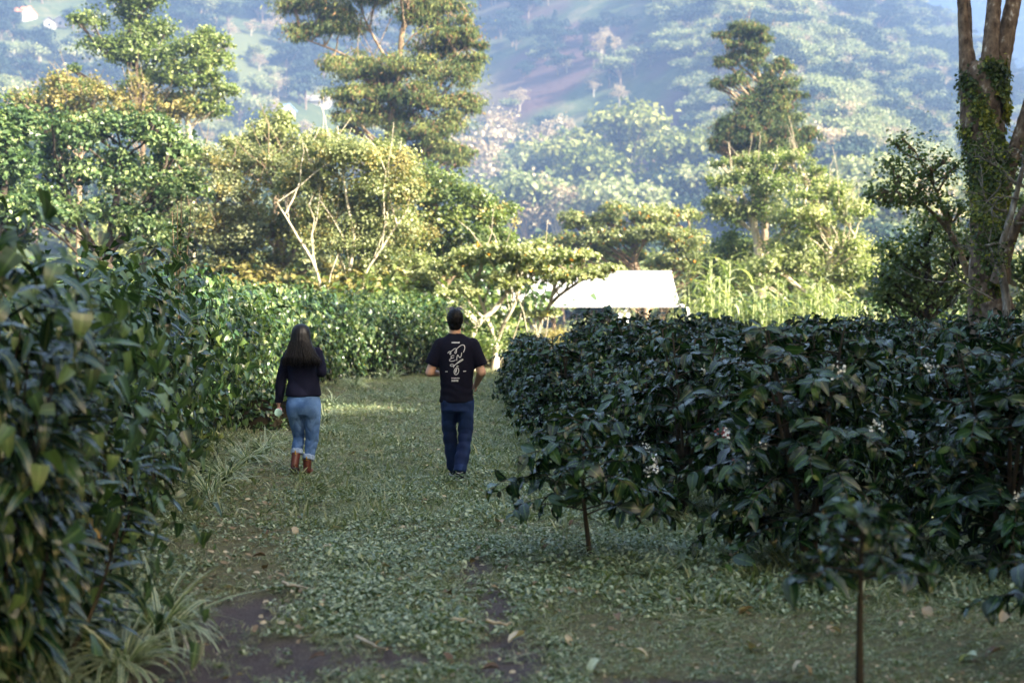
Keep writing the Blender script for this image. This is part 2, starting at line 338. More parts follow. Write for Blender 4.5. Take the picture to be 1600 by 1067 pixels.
# ---------------------------------------------------------------- tree building
def crown(mb, blobs, n, leaf, rng, flat=.55, mats=(0,), upb=.55, clr=.32, cl_per=None, inner=.5, tone_mu=.45, second=None, sfrac=.0, droop=0.0, tpl=QUAD):
    """blobs: (cx,cy,cz,rx,ry,rz). Leaves sit in many small clumps through each blob, leaving gaps between them."""
    B = np.array(blobs, float); vol = (B[:, 3] * B[:, 4] * B[:, 5]) ** (2 / 3.); vol /= vol.sum(); centres = []
    for b, w in zip(B, vol):
        k = cl_per or 26; nl = int(n * w)
        d = unit(rng.randn(k, 3)); d[:, 2] = np.where(d[:, 2] < -.25, -d[:, 2] * .5, d[:, 2])
        r = inner + (1 - inner) * rng.rand(k, 1) ** .6 ; r *= (1 + .18 * rng.randn(k, 1))
        c = b[:3] + d * r * b[3:6]; centres.append(c)
        cs = clr * (.55 + .9 * rng.rand(k)); ct = np.clip(tone_mu + .22 * rng.randn(k), 0, 1)
        idx = rng.randint(0, k, nl)
        g = rng.randn(nl, 3); g *= (np.abs(rng.rand(nl, 1)) ** .3)
        rr = np.minimum(b[3], max(b[5], b[3] * .4)) * cs[idx][:, None]
        P = c[idx] + g * rr * [1, 1, flat]
        nrm = unit(unit(P - b[:3]) * .5 + [0, 0, upb] + rng.randn(nl, 3) * .5)
        dr = rng.randn(nl, 3); dr[:, 2] -= droop; R = frames(dr - nrm * (dr * nrm).sum(1, keepdims=True) * .8, nrm)
        t = np.clip(ct[idx] + .18 * rng.randn(nl), 0, 1); s = leaf * (.6 + .8 * rng.rand(nl))
        sel = rng.rand(nl) < sfrac if second is not None else np.zeros(nl, bool)
        if second is not None and sfrac > .15: sel = (rng.rand(k) < sfrac)[idx]
        scatter(mb, tpl, P[~sel], R[~sel], s[~sel], t[~sel], mats[0], False)
        if sel.any(): scatter(mb, tpl, P[sel], R[sel], s[sel], t[sel], second, False)
    return np.concatenate(centres)

def limb(mb, a, b, r0, r1, rng, sag=.12, n=7, sides=6, mat=0):
    a = np.asarray(a, float); b = np.asarray(b, float); L = np.linalg.norm(b - a); off = rng.randn(3) * L * sag * .5; off[2] += L * sag * .4
    t = np.linspace(0, 1, n)[:, None]; P = a + (b - a) * t + off * 4 * t * (1 - t) * .5 + rng.randn(n, 3) * L * .018 * (t > 0) * (t < 1)
    tube(mb, P, np.linspace(r0, r1, n), sides, mat, .05, rng)
    return P

def px_tree(name, label, cat, Y, base_px, trunks, blobs, n, leaf, lm, bm, seed, group=None, twigs=30, bare=0, depth=1.0, second=None, sfrac=0, rzk=1.0, front=0, conn=.14, **kw):
    """trunks: list of polylines [(px,py,dY,r_px)...]; blobs: (px,py,rx,rz[,dY]) given in photo pixels at distance Y, turned into metres"""
    rng = rs(seed); k = mpp(Y); base = W(base_px, HZ, Y); base[2] = 0
    root = tag(empty(name, base), label, cat, group)
    B = []
    for b in blobs:
        px, py, rx, rz = b[:4]; rz *= rzk; dY = b[4] if len(b) > 4 else rng.uniform(-.5, .5) * rx * k * depth
        c = W(px, py, Y) - base; c[1] += dY; B.append((c[0], c[1], c[2], rx * k, rx * k * .9, rz * k))
        for _ in range(2):
            q = rng.uniform(.4, .62); a = rng.rand() * 2 * PI; B.append((c[0] + math.cos(a) * rx * k * .85, c[1] + rng.uniform(-.6, .6) * rx * k, c[2] + math.sin(a) * rz * k * .75, rx * k * q, rx * k * q, rz * k * q * 1.1))
    tb = MB(); ends = []
    for tr in trunks:
        P = []
        for (px, py, dY, r) in tr:
            p = W(px, py, Y) - base; p[1] += dY - front; P.append((*p, r * k))
        P = np.array(P); P[0, 2] = min(P[0, 2], -.1) if P[0, 2] < 1.0 else P[0, 2]
        Q = curve_pts(P, 5); tube(tb, Q[:, :3], Q[:, 3], 8, 0, .06, rng); ends.append(Q)
    kw.setdefault('flat', .8); kw.setdefault('inner', .25)
    cb = MB(); cen = crown(cb, B, int(n * 1.45), leaf * .76, rng, mats=(0,), second=(1 if second else None), sfrac=sfrac, **kw)
    allp = np.concatenate([e for e in ends])
    for b in B:
        c = np.array(b[:3]); up = allp[:len(allp)]; hd_ = np.hypot(up[:, 0] - c[0], up[:, 1] - c[1]); d = np.linalg.norm(up[:, :3] - c, axis=1) + 3 * np.maximum(0, up[:, 2] - c[2] + .7 * hd_); q = up[np.argmin(d)]
        P = limb(tb, q[:3], c, min(q[3] * .7, conn * max(.3, b[3] / 3)), .03, rng)
        near = cen[np.argsort(np.linalg.norm(cen - c, axis=1))[:max(3, twigs // max(1, len(B)))]]
        for e in near: limb(tb, P[rng.randint(2, len(P))], e, .035 * (Y / 50), .01, rng, n=4, sides=4)
    for i in range(bare):   # pale bare twigs that show outside the leaves
        a0 = allp[rng.randint(len(allp) // 3, len(allp)), :3]; hd_ = np.hypot(cen[:, 0] - a0[0], cen[:, 1] - a0[1]); ok = np.where((cen[:, 2] > a0[2] + .9 * hd_ + .3) & (cen[:, 2] < a0[2] + 3.5))[0]
        if not len(ok): continue
        q = cen[ok[rng.randint(len(ok))]]; limb(tb, a0, q + rng.randn(3) * .4 + [0, -.4, .8], .022, .006, rng, .2, 6, 4)
    tag(link('trunk', tb.mesh('trunk', [M[bm]]), root))
    tag(link('crown', cb.mesh('crown', [M[lm]] + ([M[second]] if second else [])), root), kind='stuff')
    return root

px_tree('umbrella_tree', 'flat spreading tree with pale forked trunks in front of the white roof', 'tree', 43, 768,
        [[(740, 560, 0, 6), (738, 528, 0, 5), (748, 505, 0, 4.5), (772, 484, 0, 4), (790, 462, 0, 3), (815, 440, .3, 2)],
         [(770, 560, .4, 4), (774, 538, .4, 4), (762, 500, .3, 3), (750, 468, .3, 2.5), (742, 440, .3, 2)],
         [(776, 560, .4, 4), (778, 535, .4, 3.5), (788, 505, .2, 3), (803, 478, 0, 2.5), (812, 450, 0, 2)],
         [(835, 560, 1, 3), (846, 505, 1, 3), (868, 468, .8, 2.5), (905, 440, .5, 2)]],
        [(755, 408, 62, 24), (705, 425, 42, 26), (815, 398, 62, 18), (868, 408, 58, 18), (925, 428, 42, 17), (780, 440, 42, 16), (885, 438, 40, 12), (722, 460, 34, 22), (840, 425, 46, 14), (840, 492, 32, 8, 1), (700, 480, 26, 26, 1.5)],
        9500, .15, 't_pale', 'pale_bark', 1, twigs=80, bare=10, flat=.45, second='flower', sfrac=.012, clr=.26)
px_tree('flame_tree', 'round topped tree dotted with orange flowers behind the white roof', 'tree', 74, 1020,
        [[(1010, 500, 0, 7), (1005, 450, 0, 6), (990, 400, 0, 5), (1000, 360, 0, 3)], [(1010, 470, 0, 4), (1060, 410, 0, 3), (1080, 370, 0, 2)]],
        [(985, 340, 55, 18), (1045, 345, 52, 20), (930, 372, 50, 16), (1000, 376, 60, 18), (1080, 385, 34, 28), (900, 384, 42, 14), (960, 400, 60, 14), (1095, 430, 26, 38), (1060, 408, 40, 20), (860, 378, 30, 12), (900, 345, 34, 12), (945, 348, 34, 12)],
        20000, .19, 't_pale', 'tan_bark', 2, twigs=60, second='flower', sfrac=.02, clr=.28)
px_tree('dome_tree', 'broad grey-green dome shaped tree with tan branches left of the pale trunks', 'tree', 47, 400,
        [[(420, 520, 0, 10), (425, 440, 0, 9), (440, 390, 0, 7), (400, 330, 0, 5), (370, 290, 0, 3)], [(430, 430, 0, 6), (470, 370, 0, 4), (450, 310, 0, 3)], [(425, 450, 0, 6), (350, 400, -.5, 4), (300, 340, -.5, 3)]],
        [(300, 285, 85, 48), (245, 320, 60, 55), (370, 265, 70, 42), (430, 290, 70, 50), (330, 350, 90, 55), (420, 370, 80, 55), (260, 390, 70, 40), (350, 420, 90, 38), (480, 340, 60, 55), (480, 420, 55, 40)],
        26000, .13, 't_grey', 'tan_bark', 3, twigs=90, bare=26, second='t_yellow', sfrac=.16, clr=.26, cl_per=36)
px_tree('birch_like_tree', 'sparse sunlit tree with thin white trunks and bare pale twigs', 'tree', 44, 540,
        [[(548, 540, 0, 3.1), (545, 450, 0, 2.8), (555, 380, 0, 2.5), (545, 320, 0, 1.9), (535, 250, 0, 1.2), (530, 200, 0, 0.6)],
         [(530, 540, .3, 2.8), (535, 440, .3, 2.5), (522, 370, .3, 1.9), (500, 300, .2, 1.2), (480, 230, 0, 0.6)],
         [(560, 540, .5, 2.5), (562, 430, .5, 2.2), (585, 350, .5, 1.9), (600, 280, .4, 1.2), (612, 230, .3, 0.6)],
         [(575, 540, -.4, 2.2), (570, 450, -.4, 1.9), (600, 390, -.4, 1.6), (640, 330, -.3, 0.9)],
         [(515, 540, -.6, 2.5), (505, 440, -.6, 2.2), (470, 370, -.5, 1.6), (440, 320, -.5, 0.9)]],
        [(500, 235, 50, 28), (560, 250, 60, 36), (600, 300, 50, 45), (540, 320, 60, 45), (480, 290, 45, 35), (620, 370, 45, 50), (570, 390, 50, 40), (510, 380, 40, 40), (620, 250, 40, 30), (650, 430, 30, 40), (590, 430, 50, 28)],
        34000, .12, 't_pale', 'pale_bark', 4, twigs=24, bare=22, front=.3, conn=.03, second='t_yellow', sfrac=.2, clr=.36)
px_tree('broadleaf_tree', 'pale topped green tree between the dome tree and the tall left conifer', 'tree', 56, 430,
        [[(430, 500, 0, 6), (432, 300, 0, 5), (430, 230, 0, 3)]], [(430, 205, 36, 26), (400, 235, 42, 26), (465, 235, 38, 28), (370, 260, 36, 20), (500, 220, 26, 20)],
        6500, .17, 't_pale', 'tan_bark', 5, clr=.3)
px_tree('leafy_tree', 'green leafy tree sloping down right of the bare pale twigs', 'tree', 50, 700,
        [[(690, 540, 0, 7), (692, 440, 0, 6), (685, 360, 0, 4), (680, 300, 0, 3)], [(695, 450, 0, 4), (740, 380, 0, 3), (760, 340, 0, 2)]],
        [(665, 285, 45, 34), (700, 300, 44, 34), (740, 320, 44, 34), (775, 345, 34, 30), (700, 360, 62, 45), (650, 350, 40, 50), (660, 430, 44, 45), (640, 300, 34, 34), (745, 375, 50, 26), (640, 480, 40, 26)],
        14000, .16, 't_green', 'tan_bark', 6, second='t_yellow', sfrac=.16, clr=.28, twigs=60)
px_tree('evergreen_tree', 'dark glossy tree with bright leaf tips at the upper left', 'tree', 40, 180,
        [[(160, 540, 0, 9), (170, 400, 0, 8), (185, 300, 0, 5), (190, 230, 0, 3)], [(165, 420, 0, 6), (110, 320, 0, 4)], [(170, 400, 0, 6), (240, 300, 0, 4)]],
        [(190, 205, 46, 36), (130, 225, 50, 42), (235, 220, 46, 34), (280, 240, 40, 32), (170, 280, 66, 44), (90, 270, 50, 46), (230, 290, 55, 44), (130, 340, 90, 40), (60, 310, 50, 40), (230, 360, 60, 40), (300, 300, 30, 40)],
        10500, .17, 't_dark', 'dark_bark', 7, clr=.26, cl_per=40, tone_mu=.5)
px_tree('evergreen_tree', 'dark glossy tree cut off by the left edge of the photo', 'tree', 37, 10,
        [[(0, 540, 0, 9), (5, 400, 0, 8), (10, 250, 0, 4)]], [(15, 190, 38, 34), (-30, 200, 46, 40), (10, 260, 50, 50), (-40, 300, 60, 60), (20, 340, 60, 50)],
        6500, .19, 't_dark', 'dark_bark', 8, clr=.26, cl_per=40, tone_mu=.5)
px_tree('yellow_shrub_tree', 'yellowish bushy tree above the dark glossy trees on the left', 'tree', 58, 130,
        [[(120, 540, 0, 5), (125, 300, 0, 4), (130, 200, 0, 3)]], [(85, 165, 44, 32), (130, 150, 48, 30), (60, 180, 36, 26), (40, 200, 32, 30), (110, 190, 52, 26)],
        7000, .16, 't_yellow', 'tan_bark', 9, second='t_green', sfrac=.25, clr=.32, bare=20)
px_tree('yellow_shrub_tree', 'yellowish thin tree below the two tall trees on the upper left', 'tree', 60, 230,
        [[(230, 540, 0, 5), (225, 300, 0, 4), (225, 190, 0, 3)]], [(215, 150, 36, 28), (255, 165, 42, 26), (190, 170, 36, 24), (285, 180, 32, 22), (230, 190, 52, 20)],
        5500, .16, 't_yellow', 'tan_bark', 10, second='t_green', sfrac=.3, clr=.32, bare=26)
px_tree('arching_tree', 'tall light green tree with an arching dark trunk at the upper left', 'tree', 62, 260,
        [[(262, 540, 0, 8), (250, 240, 0, 7), (232, 140, 0, 6), (205, 102, 0, 4), (175, 92, 0, 2)], [(225, 130, 0, 5), (208, 80, 0, 3.5), (206, 20, 0, 2.5), (210, -30, 0, 2)], [(228, 130, 0, 3), (250, 90, 0, 2)]],
        [(150, 40, 26, 16), (165, 75, 34, 17), (205, 95, 34, 15), (195, 5, 34, 16), (235, 10, 30, 18), (230, 60, 34, 24), (250, 95, 26, 20), (180, -25, 40, 16), (250, -20, 36, 14), (215, 70, 26, 20), (245, 125, 26, 12), (120, 110, 14, 5)],
        12000, .17, 't_green', 'dark_bark', 11, clr=.42, rzk=1.35, twigs=60)
px_tree('feathery_tree', 'light feathery tree with pale branches right of the arching tree', 'tree', 60, 315,
        [[(300, 540, 0, 6), (300, 260, 0, 5), (295, 190, 0, 4), (312, 120, 0, 2.5), (330, 70, 0, 1.5)], [(296, 185, 0, 2.5), (340, 160, 0, 1.5)]],
        [(330, 68, 34, 12), (300, 85, 36, 15), (335, 105, 34, 13), (310, 135, 40, 15), (345, 145, 26, 12), (300, 165, 44, 14), (340, 175, 26, 8), (280, 110, 22, 16)],
        6500, .17, 't_green', 'pale_bark', 12, clr=.42, rzk=1.3, twigs=50)
# conifers: flattened drooping sprays
px_tree('tall_conifer', 'tall ragged conifer on the left with its top out of the photo', 'conifer', 72, 612,
        [[(600, 540, 0, 7.5), (605, 240, 0, 6.1), (622, 140, 0, 4.8), (628, 60, 0, 4.1), (640, 0, 0, 3.1), (645, -90, 0, 2.0)],
         [(622, 120, 0, 2.7), (590, 70, 0, 2.0), (570, 30, 0, 1.4)], [(615, 170, 0, 2.7), (560, 100, 0, 2.0), (470, 60, 0, 1.0)], [(625, 110, 0, 2.7), (690, 100, 0, 1.7), (750, 60, 0, 0.8)], [(612, 200, 0, 2.7), (660, 170, 0, 2.0), (700, 200, 0, 1.0)]],
        [(500, 15, 48, 20), (475, 48, 34, 13), (535, 50, 44, 18), (560, 0, 46, 20), (610, -25, 60, 25), (650, 28, 40, 18), (700, 15, 44, 20), (725, 55, 34, 14), (690, 75, 44, 18), (560, 118, 44, 16),
         (520, 100, 30, 10), (640, 110, 44, 18), (700, 125, 44, 16), (730, 95, 26, 10), (590, 150, 50, 18), (540, 155, 36, 11), (660, 165, 46, 18), (712, 165, 34, 15), (600, 190, 42, 18), (550, 190, 30, 10), (690, 205, 38, 18), (650, 215, 42, 16), (680, 245, 40, 16), (720, 240, 24, 12), (740, 70, 20, 6)],
        52000, .30, 't_conif', 'tan_bark', 13, tpl=SPRAY, clr=.42, flat=.5, rzk=1.6, second='t_conbr', sfrac=.10, twigs=120, bare=26, droop=1.3, cl_per=22, tone_mu=.5)
px_tree('ragged_conifer', 'slender conifer with bare limbs and brown needles right of centre', 'conifer', 88, 1195,
        [[(1195, 540, 0, 6.1), (1195, 260, 0, 5.4), (1200, 170, 0, 4.1), (1185, 120, 0, 3.1), (1165, 80, 0, 2.4), (1160, 45, 0, 1.4)], [(1195, 140, 0, 2.7), (1150, 100, 0, 1.4), (1135, 90, 0, 0.7)], [(1198, 180, 0, 2.7), (1165, 130, 0, 2.0)], [(1200, 160, 0, 2.0), (1225, 110, 0, 1.4)]],
        [(1160, 45, 30, 7), (1140, 58, 24, 6), (1178, 60, 22, 7), (1186, 82, 16, 8), (1150, 72, 20, 6), (1128, 100, 14, 8), (1122, 135, 10, 10), (1215, 105, 20, 9), (1225, 135, 24, 9), (1165, 165, 26, 14), (1205, 160, 28, 12), (1240, 150, 16, 6),
         (1185, 190, 34, 14), (1235, 185, 26, 10), (1140, 205, 26, 15), (1170, 220, 36, 16), (1220, 215, 34, 15), (1258, 212, 24, 9), (1240, 240, 24, 12), (1130, 225, 18, 10), (1195, 245, 44, 10), (1150, 130, 16, 10), (1190, 150, 20, 14), (1200, 125, 14, 12), (1160, 195, 28, 14), (1210, 175, 30, 14), (1175, 235, 36, 12), (1150, 90, 14, 9), (1215, 235, 34, 12), (1180, 100, 12, 12)],
        42000, .34, 't_conif', 'tan_bark', 14, tpl=SPRAY, clr=.45, flat=.55, rzk=1.4, second='t_conbr', sfrac=.10, twigs=60, bare=8, droop=1.3, cl_per=22, tone_mu=.28)
px_tree('spreading_tree', 'pale green spreading tree with white forked limbs under the slender conifer', 'tree', 66, 1190,
        [[(1190, 540, 0, 8), (1185, 400, 0, 7), (1170, 330, 0, 5), (1150, 290, 0, 3), (1135, 270, 0, 2)], [(1185, 380, 0, 5), (1175, 320, 0, 3), (1180, 280, 0, 2)], [(1190, 400, 0, 5), (1250, 330, 0, 3), (1260, 280, 0, 2)]],
        [(1165, 255, 44, 17), (1225, 255, 42, 18), (1265, 285, 36, 22), (1140, 290, 30, 22), (1200, 300, 56, 30), (1150, 340, 44, 36), (1220, 350, 60, 40), (1130, 330, 30, 20)],
        13000, .17, 't_pale', 'pale_bark', 15, second='t_green', sfrac=.5, clr=.3, twigs=50, bare=14)
px_tree('sunlit_tree', 'bright yellow-green tree right of centre above the tall cane grass', 'tree', 62, 1300,
        [[(1300, 540, 0, 7), (1295, 400, 0, 6), (1290, 330, 0, 3)], [(1295, 420, 0, 4), (1335, 370, 0, 2)]],
        [(1285, 305, 40, 24), (1320, 330, 34, 24), (1270, 345, 44, 30), (1320, 385, 40, 34), (1250, 400, 54, 38), (1310, 435, 50, 34), (1340, 420, 26, 34), (1200, 420, 56, 36)],
        14000, .17, 't_green', 'pale_bark', 16, second='t_pale', sfrac=.5, clr=.3, twigs=50, bare=16)
px_tree('hanging_tree', 'tree with drooping foliage behind the cane grass', 'tree', 68, 1150,
        [[(1150, 540, 0, 6), (1150, 440, 0, 5), (1150, 390, 0, 3)]], [(1130, 400, 34, 34), (1170, 400, 44, 34), (1150, 450, 60, 34), (1210, 460, 60, 28)], 8000, .17, 't_green', 'tan_bark', 17, clr=.3)

# the big trunk on the right
def big_tree():
    Y = 25.0; base = W(1545, HZ, Y); base[2] = 0; k = mpp(Y); rng = rs(21)
    root = tag(empty('forked_tree', base), 'large mossy tree trunk forking into four limbs at the right edge', 'tree')
    def pp(lst): return np.array([np.append(W(a, b, Y) - base + [0, dy, 0], r * k) for a, b, dy, r in lst])
    mb = MB()
    def tr(lst, sides=16, n=8):
        Q = curve_pts(pp(lst), n); tube(mb, Q[:, :3], Q[:, 3], sides, 0, .035, rng); return Q
    T = tr([(1548, 650, 0, 40), (1542, 520, 0, 29), (1538, 440, 0, 25), (1542, 340, 0, 26), (1541, 265, 0, 28), (1533, 190, 0, 33), (1534, 130, 0, 34), (1533, 100, 0, 27)], 22)
    L = [tr([(1515, 150, 0, 18), (1508, 90, 0, 12), (1503, 40, 0, 9), (1498, -40, 0, 8.5), (1480, -200, 0, 7), (1450, -330, .5, 4)]),
         tr([(1524, 120, .4, 12), (1523, 60, .5, 8), (1521, 0, .5, 7), (1519, -90, 1, 6), (1500, -260, 1.5, 5)]),
         tr([(1537, 150, -.2, 18), (1538, 90, -.2, 13), (1542, 40, -.2, 11.5), (1548, -30, -.2, 10.5), (1560, -160, -.5, 9), (1580, -300, -1, 5)]),
         tr([(1547, 180, 0, 20), (1560, 110, 0, 15), (1571, 50, 0, 13), (1582, -10, 0, 12), (1600, -140, 0, 10), (1640, -280, 0, 5)]),
         tr([(1556, 320, -.1, 12), (1574, 240, -.3, 11), (1590, 170, -.5, 10), (1604, 100, -.6, 9), (1630, -20, -1, 6)])]
    tr([(1550, 440, -.4, 16), (1552, 400, -.6, 11), (1565, 340, -1.0, 7), (1590, 300, -1.4, 5), (1640, 250, -1.6, 3)], 8)
    tr([(1545, 470, -.3, 26), (1552, 500, -.35, 24), (1556, 560, -.4, 24)], 10)
    tag(link('trunk', mb.mesh('trunk', [M['big_bark']]), root))
    # ferns and moss grown on the trunk
    fb = MB(); n = 9000; Q = np.vstack([T] * 3 + [L[0][:10], L[3][:12]])
    def along(Q, n, lo, hi, side):
        i = rng.uniform(lo, hi, n) * (len(Q) - 1); a = i.astype(int).clip(0, len(Q) - 2); fr = (i - a)[:, None]; C = Q[a] * (1 - fr) + Q[a + 1] * fr
        th = side + rng.randn(n) * 1.0; nd = np.stack([np.cos(th), np.sin(th), .15 * rng.randn(n)], 1)
        P = C[:, :3] + nd * (C[:, 3:4] * (1.0 + .10 * np.abs(rng.randn(n, 1)))); return P, nd
    P1, n1 = along(T, 11000, .42, .98, -.9); P2, n2 = along(T, 5000, .2, .5, -.7); P3, n3 = along(L[4], 500, 0, .3, PI); P4, n4 = along(T, 1300, .5, .95, -2.4)
    P = np.vstack([P1, P2, P3, P4]); nd = np.vstack([n1, n2, n3, n4]); N = len(P)
    # moss hangs in patches
    keep = (np.sin(P[:, 2] * 2.1 + P[:, 0] * 5) * np.sin(P[:, 2] * 3.7 + P[:, 0] * 7 + 1) + rng.randn(N) * .35) > -.2; P = P[keep]; nd = nd[keep]; N = len(P)
    dr = unit(nd * .5 + [0, 0, -.8] + rng.randn(N, 3) * .5); R = frames(dr, nd); s = .07 * (.5 + rng.rand(N)); t = np.clip(.4 + .25 * np.sin(P[:, 2] * 4) + .25 * rng.randn(N) + .3 * (nd[:, 0] > .6), 0, 1)
    scatter(fb, QUAD, P, R, s, t, 0, False)
    tag(link('moss', fb.mesh('moss', [M['moss']]), root), kind='stuff')
    # crown above the frame and thin twigs
    cb = MB(); tb = MB(); B = [(-1.5, .5, 13, 3, 3, 1.6), (1.5, 0, 13.5, 3, 3, 1.8), (.2, 1.5, 15, 3, 3, 1.8), (-.5, -2, 12.5, 2.2, 2.2, 1.2), (3, .8, 11.5, 2, 2, 1.2)]
    cen = crown(cb, B, 5200, .2, rng, clr=.34)
    for b in B:
        q = min([l[-1] for l in L], key=lambda e: np.linalg.norm(e[:3] - b[:3])); limb(tb, q[:3], b[:3], .08, .03, rng)
    for c in cen[::4]: limb(tb, np.array(B[rng.randint(5)][:3]), c, .04, .01, rng, n=4, sides=4)
    Q = L[0]; 
    for s_ in (.5, .62): q = Q[int(s_ * len(Q))][:3]; limb(tb, q, q + [-.5, -.2, .9], .03, .01, rng, .2)
    tag(link('twigs', tb.mesh('twigs', [M['twig']]), root)); tag(link('crown', cb.mesh('crown', [M['t_dark']]), root), kind='stuff')
big_tree()

def branchy(mb, p, d, L, r, depth, rng, spread=.55, up=.1, ends=None, mat=0):
    n = 5; P = [p]; dd = unit(d)
    for i in range(n): dd = unit(dd + rng.randn(3) * .20 + [0, 0, up]); P.append(P[-1] + dd * L / n)
    tube(mb, np.array(P), np.linspace(r, r * .6, n + 1), 6 if r > .02 else 4, mat, .05, rng)
    if ends is not None and depth <= 1: ends.append(P[-1])
    if depth > 0:
        for k in range(3 if depth > 1 else 2 + rng.randint(2)):
            q = P[rng.randint(2, n + 1)] if k else P[-1]; nd = unit(dd + rng.randn(3) * spread); branchy(mb, q, nd, L * rng.uniform(.55, .85), r * .6, depth - 1, rng, spread, up, ends, mat)
def twig_tree():
    Y = 22.5; base = W(1590, HZ, Y); base[2] = 0; rng = rs(5); mb = MB(); cb = MB()
    root = tag(empty('lichen_twig_tree', base), 'small nearly bare tree with crooked lichened twigs before the mossy trunk', 'tree')
    E = []
    st = curve_pts([(*(W(1580, 600, Y) - base), .075), (*(W(1572, 470, Y) - base), .07), (*(W(1562, 400, Y) - base), .055), (*(W(1580, 330, Y) - base), .05), (*(W(1600, 250, Y) - base), .035)], 6)
    tube(mb, st[:, :3], st[:, 3], 8, 0, .05, rng)
    for px, py, dx, dz, L, r in ((1572, 330, -1, .35, .42, .026), (1566, 380, -1, .05, .40, .026), (1590, 290, -.9, .5, .45, .026), (1570, 420, -1, .25, .35, .022), (1600, 260, -.8, .6, .4, .022), (1585, 350, .9, .3, .4, .022), (1565, 400, -.6, -.3, .35, .018), (1590, 310, -.8, -.1, .4, .022)):
        branchy(mb, W(px, py, Y) - base, np.array([dx, -.25 + .3 * rng.randn(), dz]), L, r, 3, rng, .5, .03, E)
    E = np.array(E); n = 900; P = E[rng.randint(0, len(E), n)] + rng.randn(n, 3) * .06; sel = rng.rand(n) < .8
    nr = unit(rng.randn(n, 3) * .6 + [0, 0, 1]); scatter(cb, QUAD, P, frames(rng.randn(n, 3), nr), .04 + .03 * rng.rand(n), rng.rand(n), 0, False)
    tag(link('trunk', mb.mesh('trunk', [M['twig']]), root)); tag(link('leaves', cb.mesh('leaves', [M['moss']]), root), kind='stuff')
    r2 = tag(empty('dead_branch', W(1520, 470, 23.5)), 'long bare grey branch leaning up to the left below the mossy trunk', 'branch')
    mb = MB(); branchy(mb, np.array([.35, 0, 0]), np.array([-1, -.1, .45]), .75, .018, 2, rng, .5, 0); link('stem', mb.mesh('stem', [M['twig']]), r2)
twig_tree()
px_tree('dark_leafed_tree', 'dark green small-leaved branch spreading left of the mossy trunk', 'tree', 27, 1500,
        [[(1540, 430, 1, 6), (1520, 380, 1, 5), (1490, 350, .6, 4), (1450, 320, .3, 2.5), (1400, 300, 0, 1.5)], [(1500, 370, .6, 3), (1470, 300, .3, 2), (1430, 240, 0, 1)]],
        [(1415, 232, 22, 14), (1440, 250, 28, 17), (1400, 275, 34, 17), (1375, 300, 26, 13), (1445, 290, 36, 20), (1480, 275, 24, 22), (1420, 318, 34, 9), (1480, 325, 30, 16), (1390, 318, 20, 8)],
        1700, .095, 't_green', 'tan_bark', 22, tone_mu=.3, clr=.75, twigs=120, cl_per=20, flat=.95, inner=.1, rzk=1.3)
px_tree('dark_leafed_tree', 'dense dark green bushy tree standing low beside the mossy trunk', 'tree', 31, 1450,
        [[(1450, 560, 0, 8), (1450, 440, 0, 6), (1445, 390, 0, 3)], [(1450, 470, 0, 5), (1500, 400, 0, 3)]],
        [(1430, 380, 40, 26), (1475, 370, 40, 28), (1395, 400, 28, 22), (1405, 440, 40, 30), (1460, 430, 55, 40), (1510, 400, 40, 40), (1420, 480, 60, 34), (1500, 470, 50, 40), (1385, 460, 22, 26), (1440, 345, 24, 14)],
        4200, .115, 't_green', 'dark_bark', 23, clr=.55, twigs=80, cl_per=34, tone_mu=.3)
px_tree('green_tree', 'mid green tree filling the gap right of the mossy trunk', 'tree', 36, 1640,
        [[(1640, 560, 0, 8), (1640, 400, 0, 6), (1640, 300, 0, 3)]],
        [(1600, 250, 40, 40), (1650, 220, 60, 50), (1610, 330, 44, 44), (1680, 330, 60, 60), (1600, 420, 40, 44), (1650, 460, 60, 50)], 9000, .12, 't_green', 'tan_bark', 24, clr=.3, tone_mu=.35)

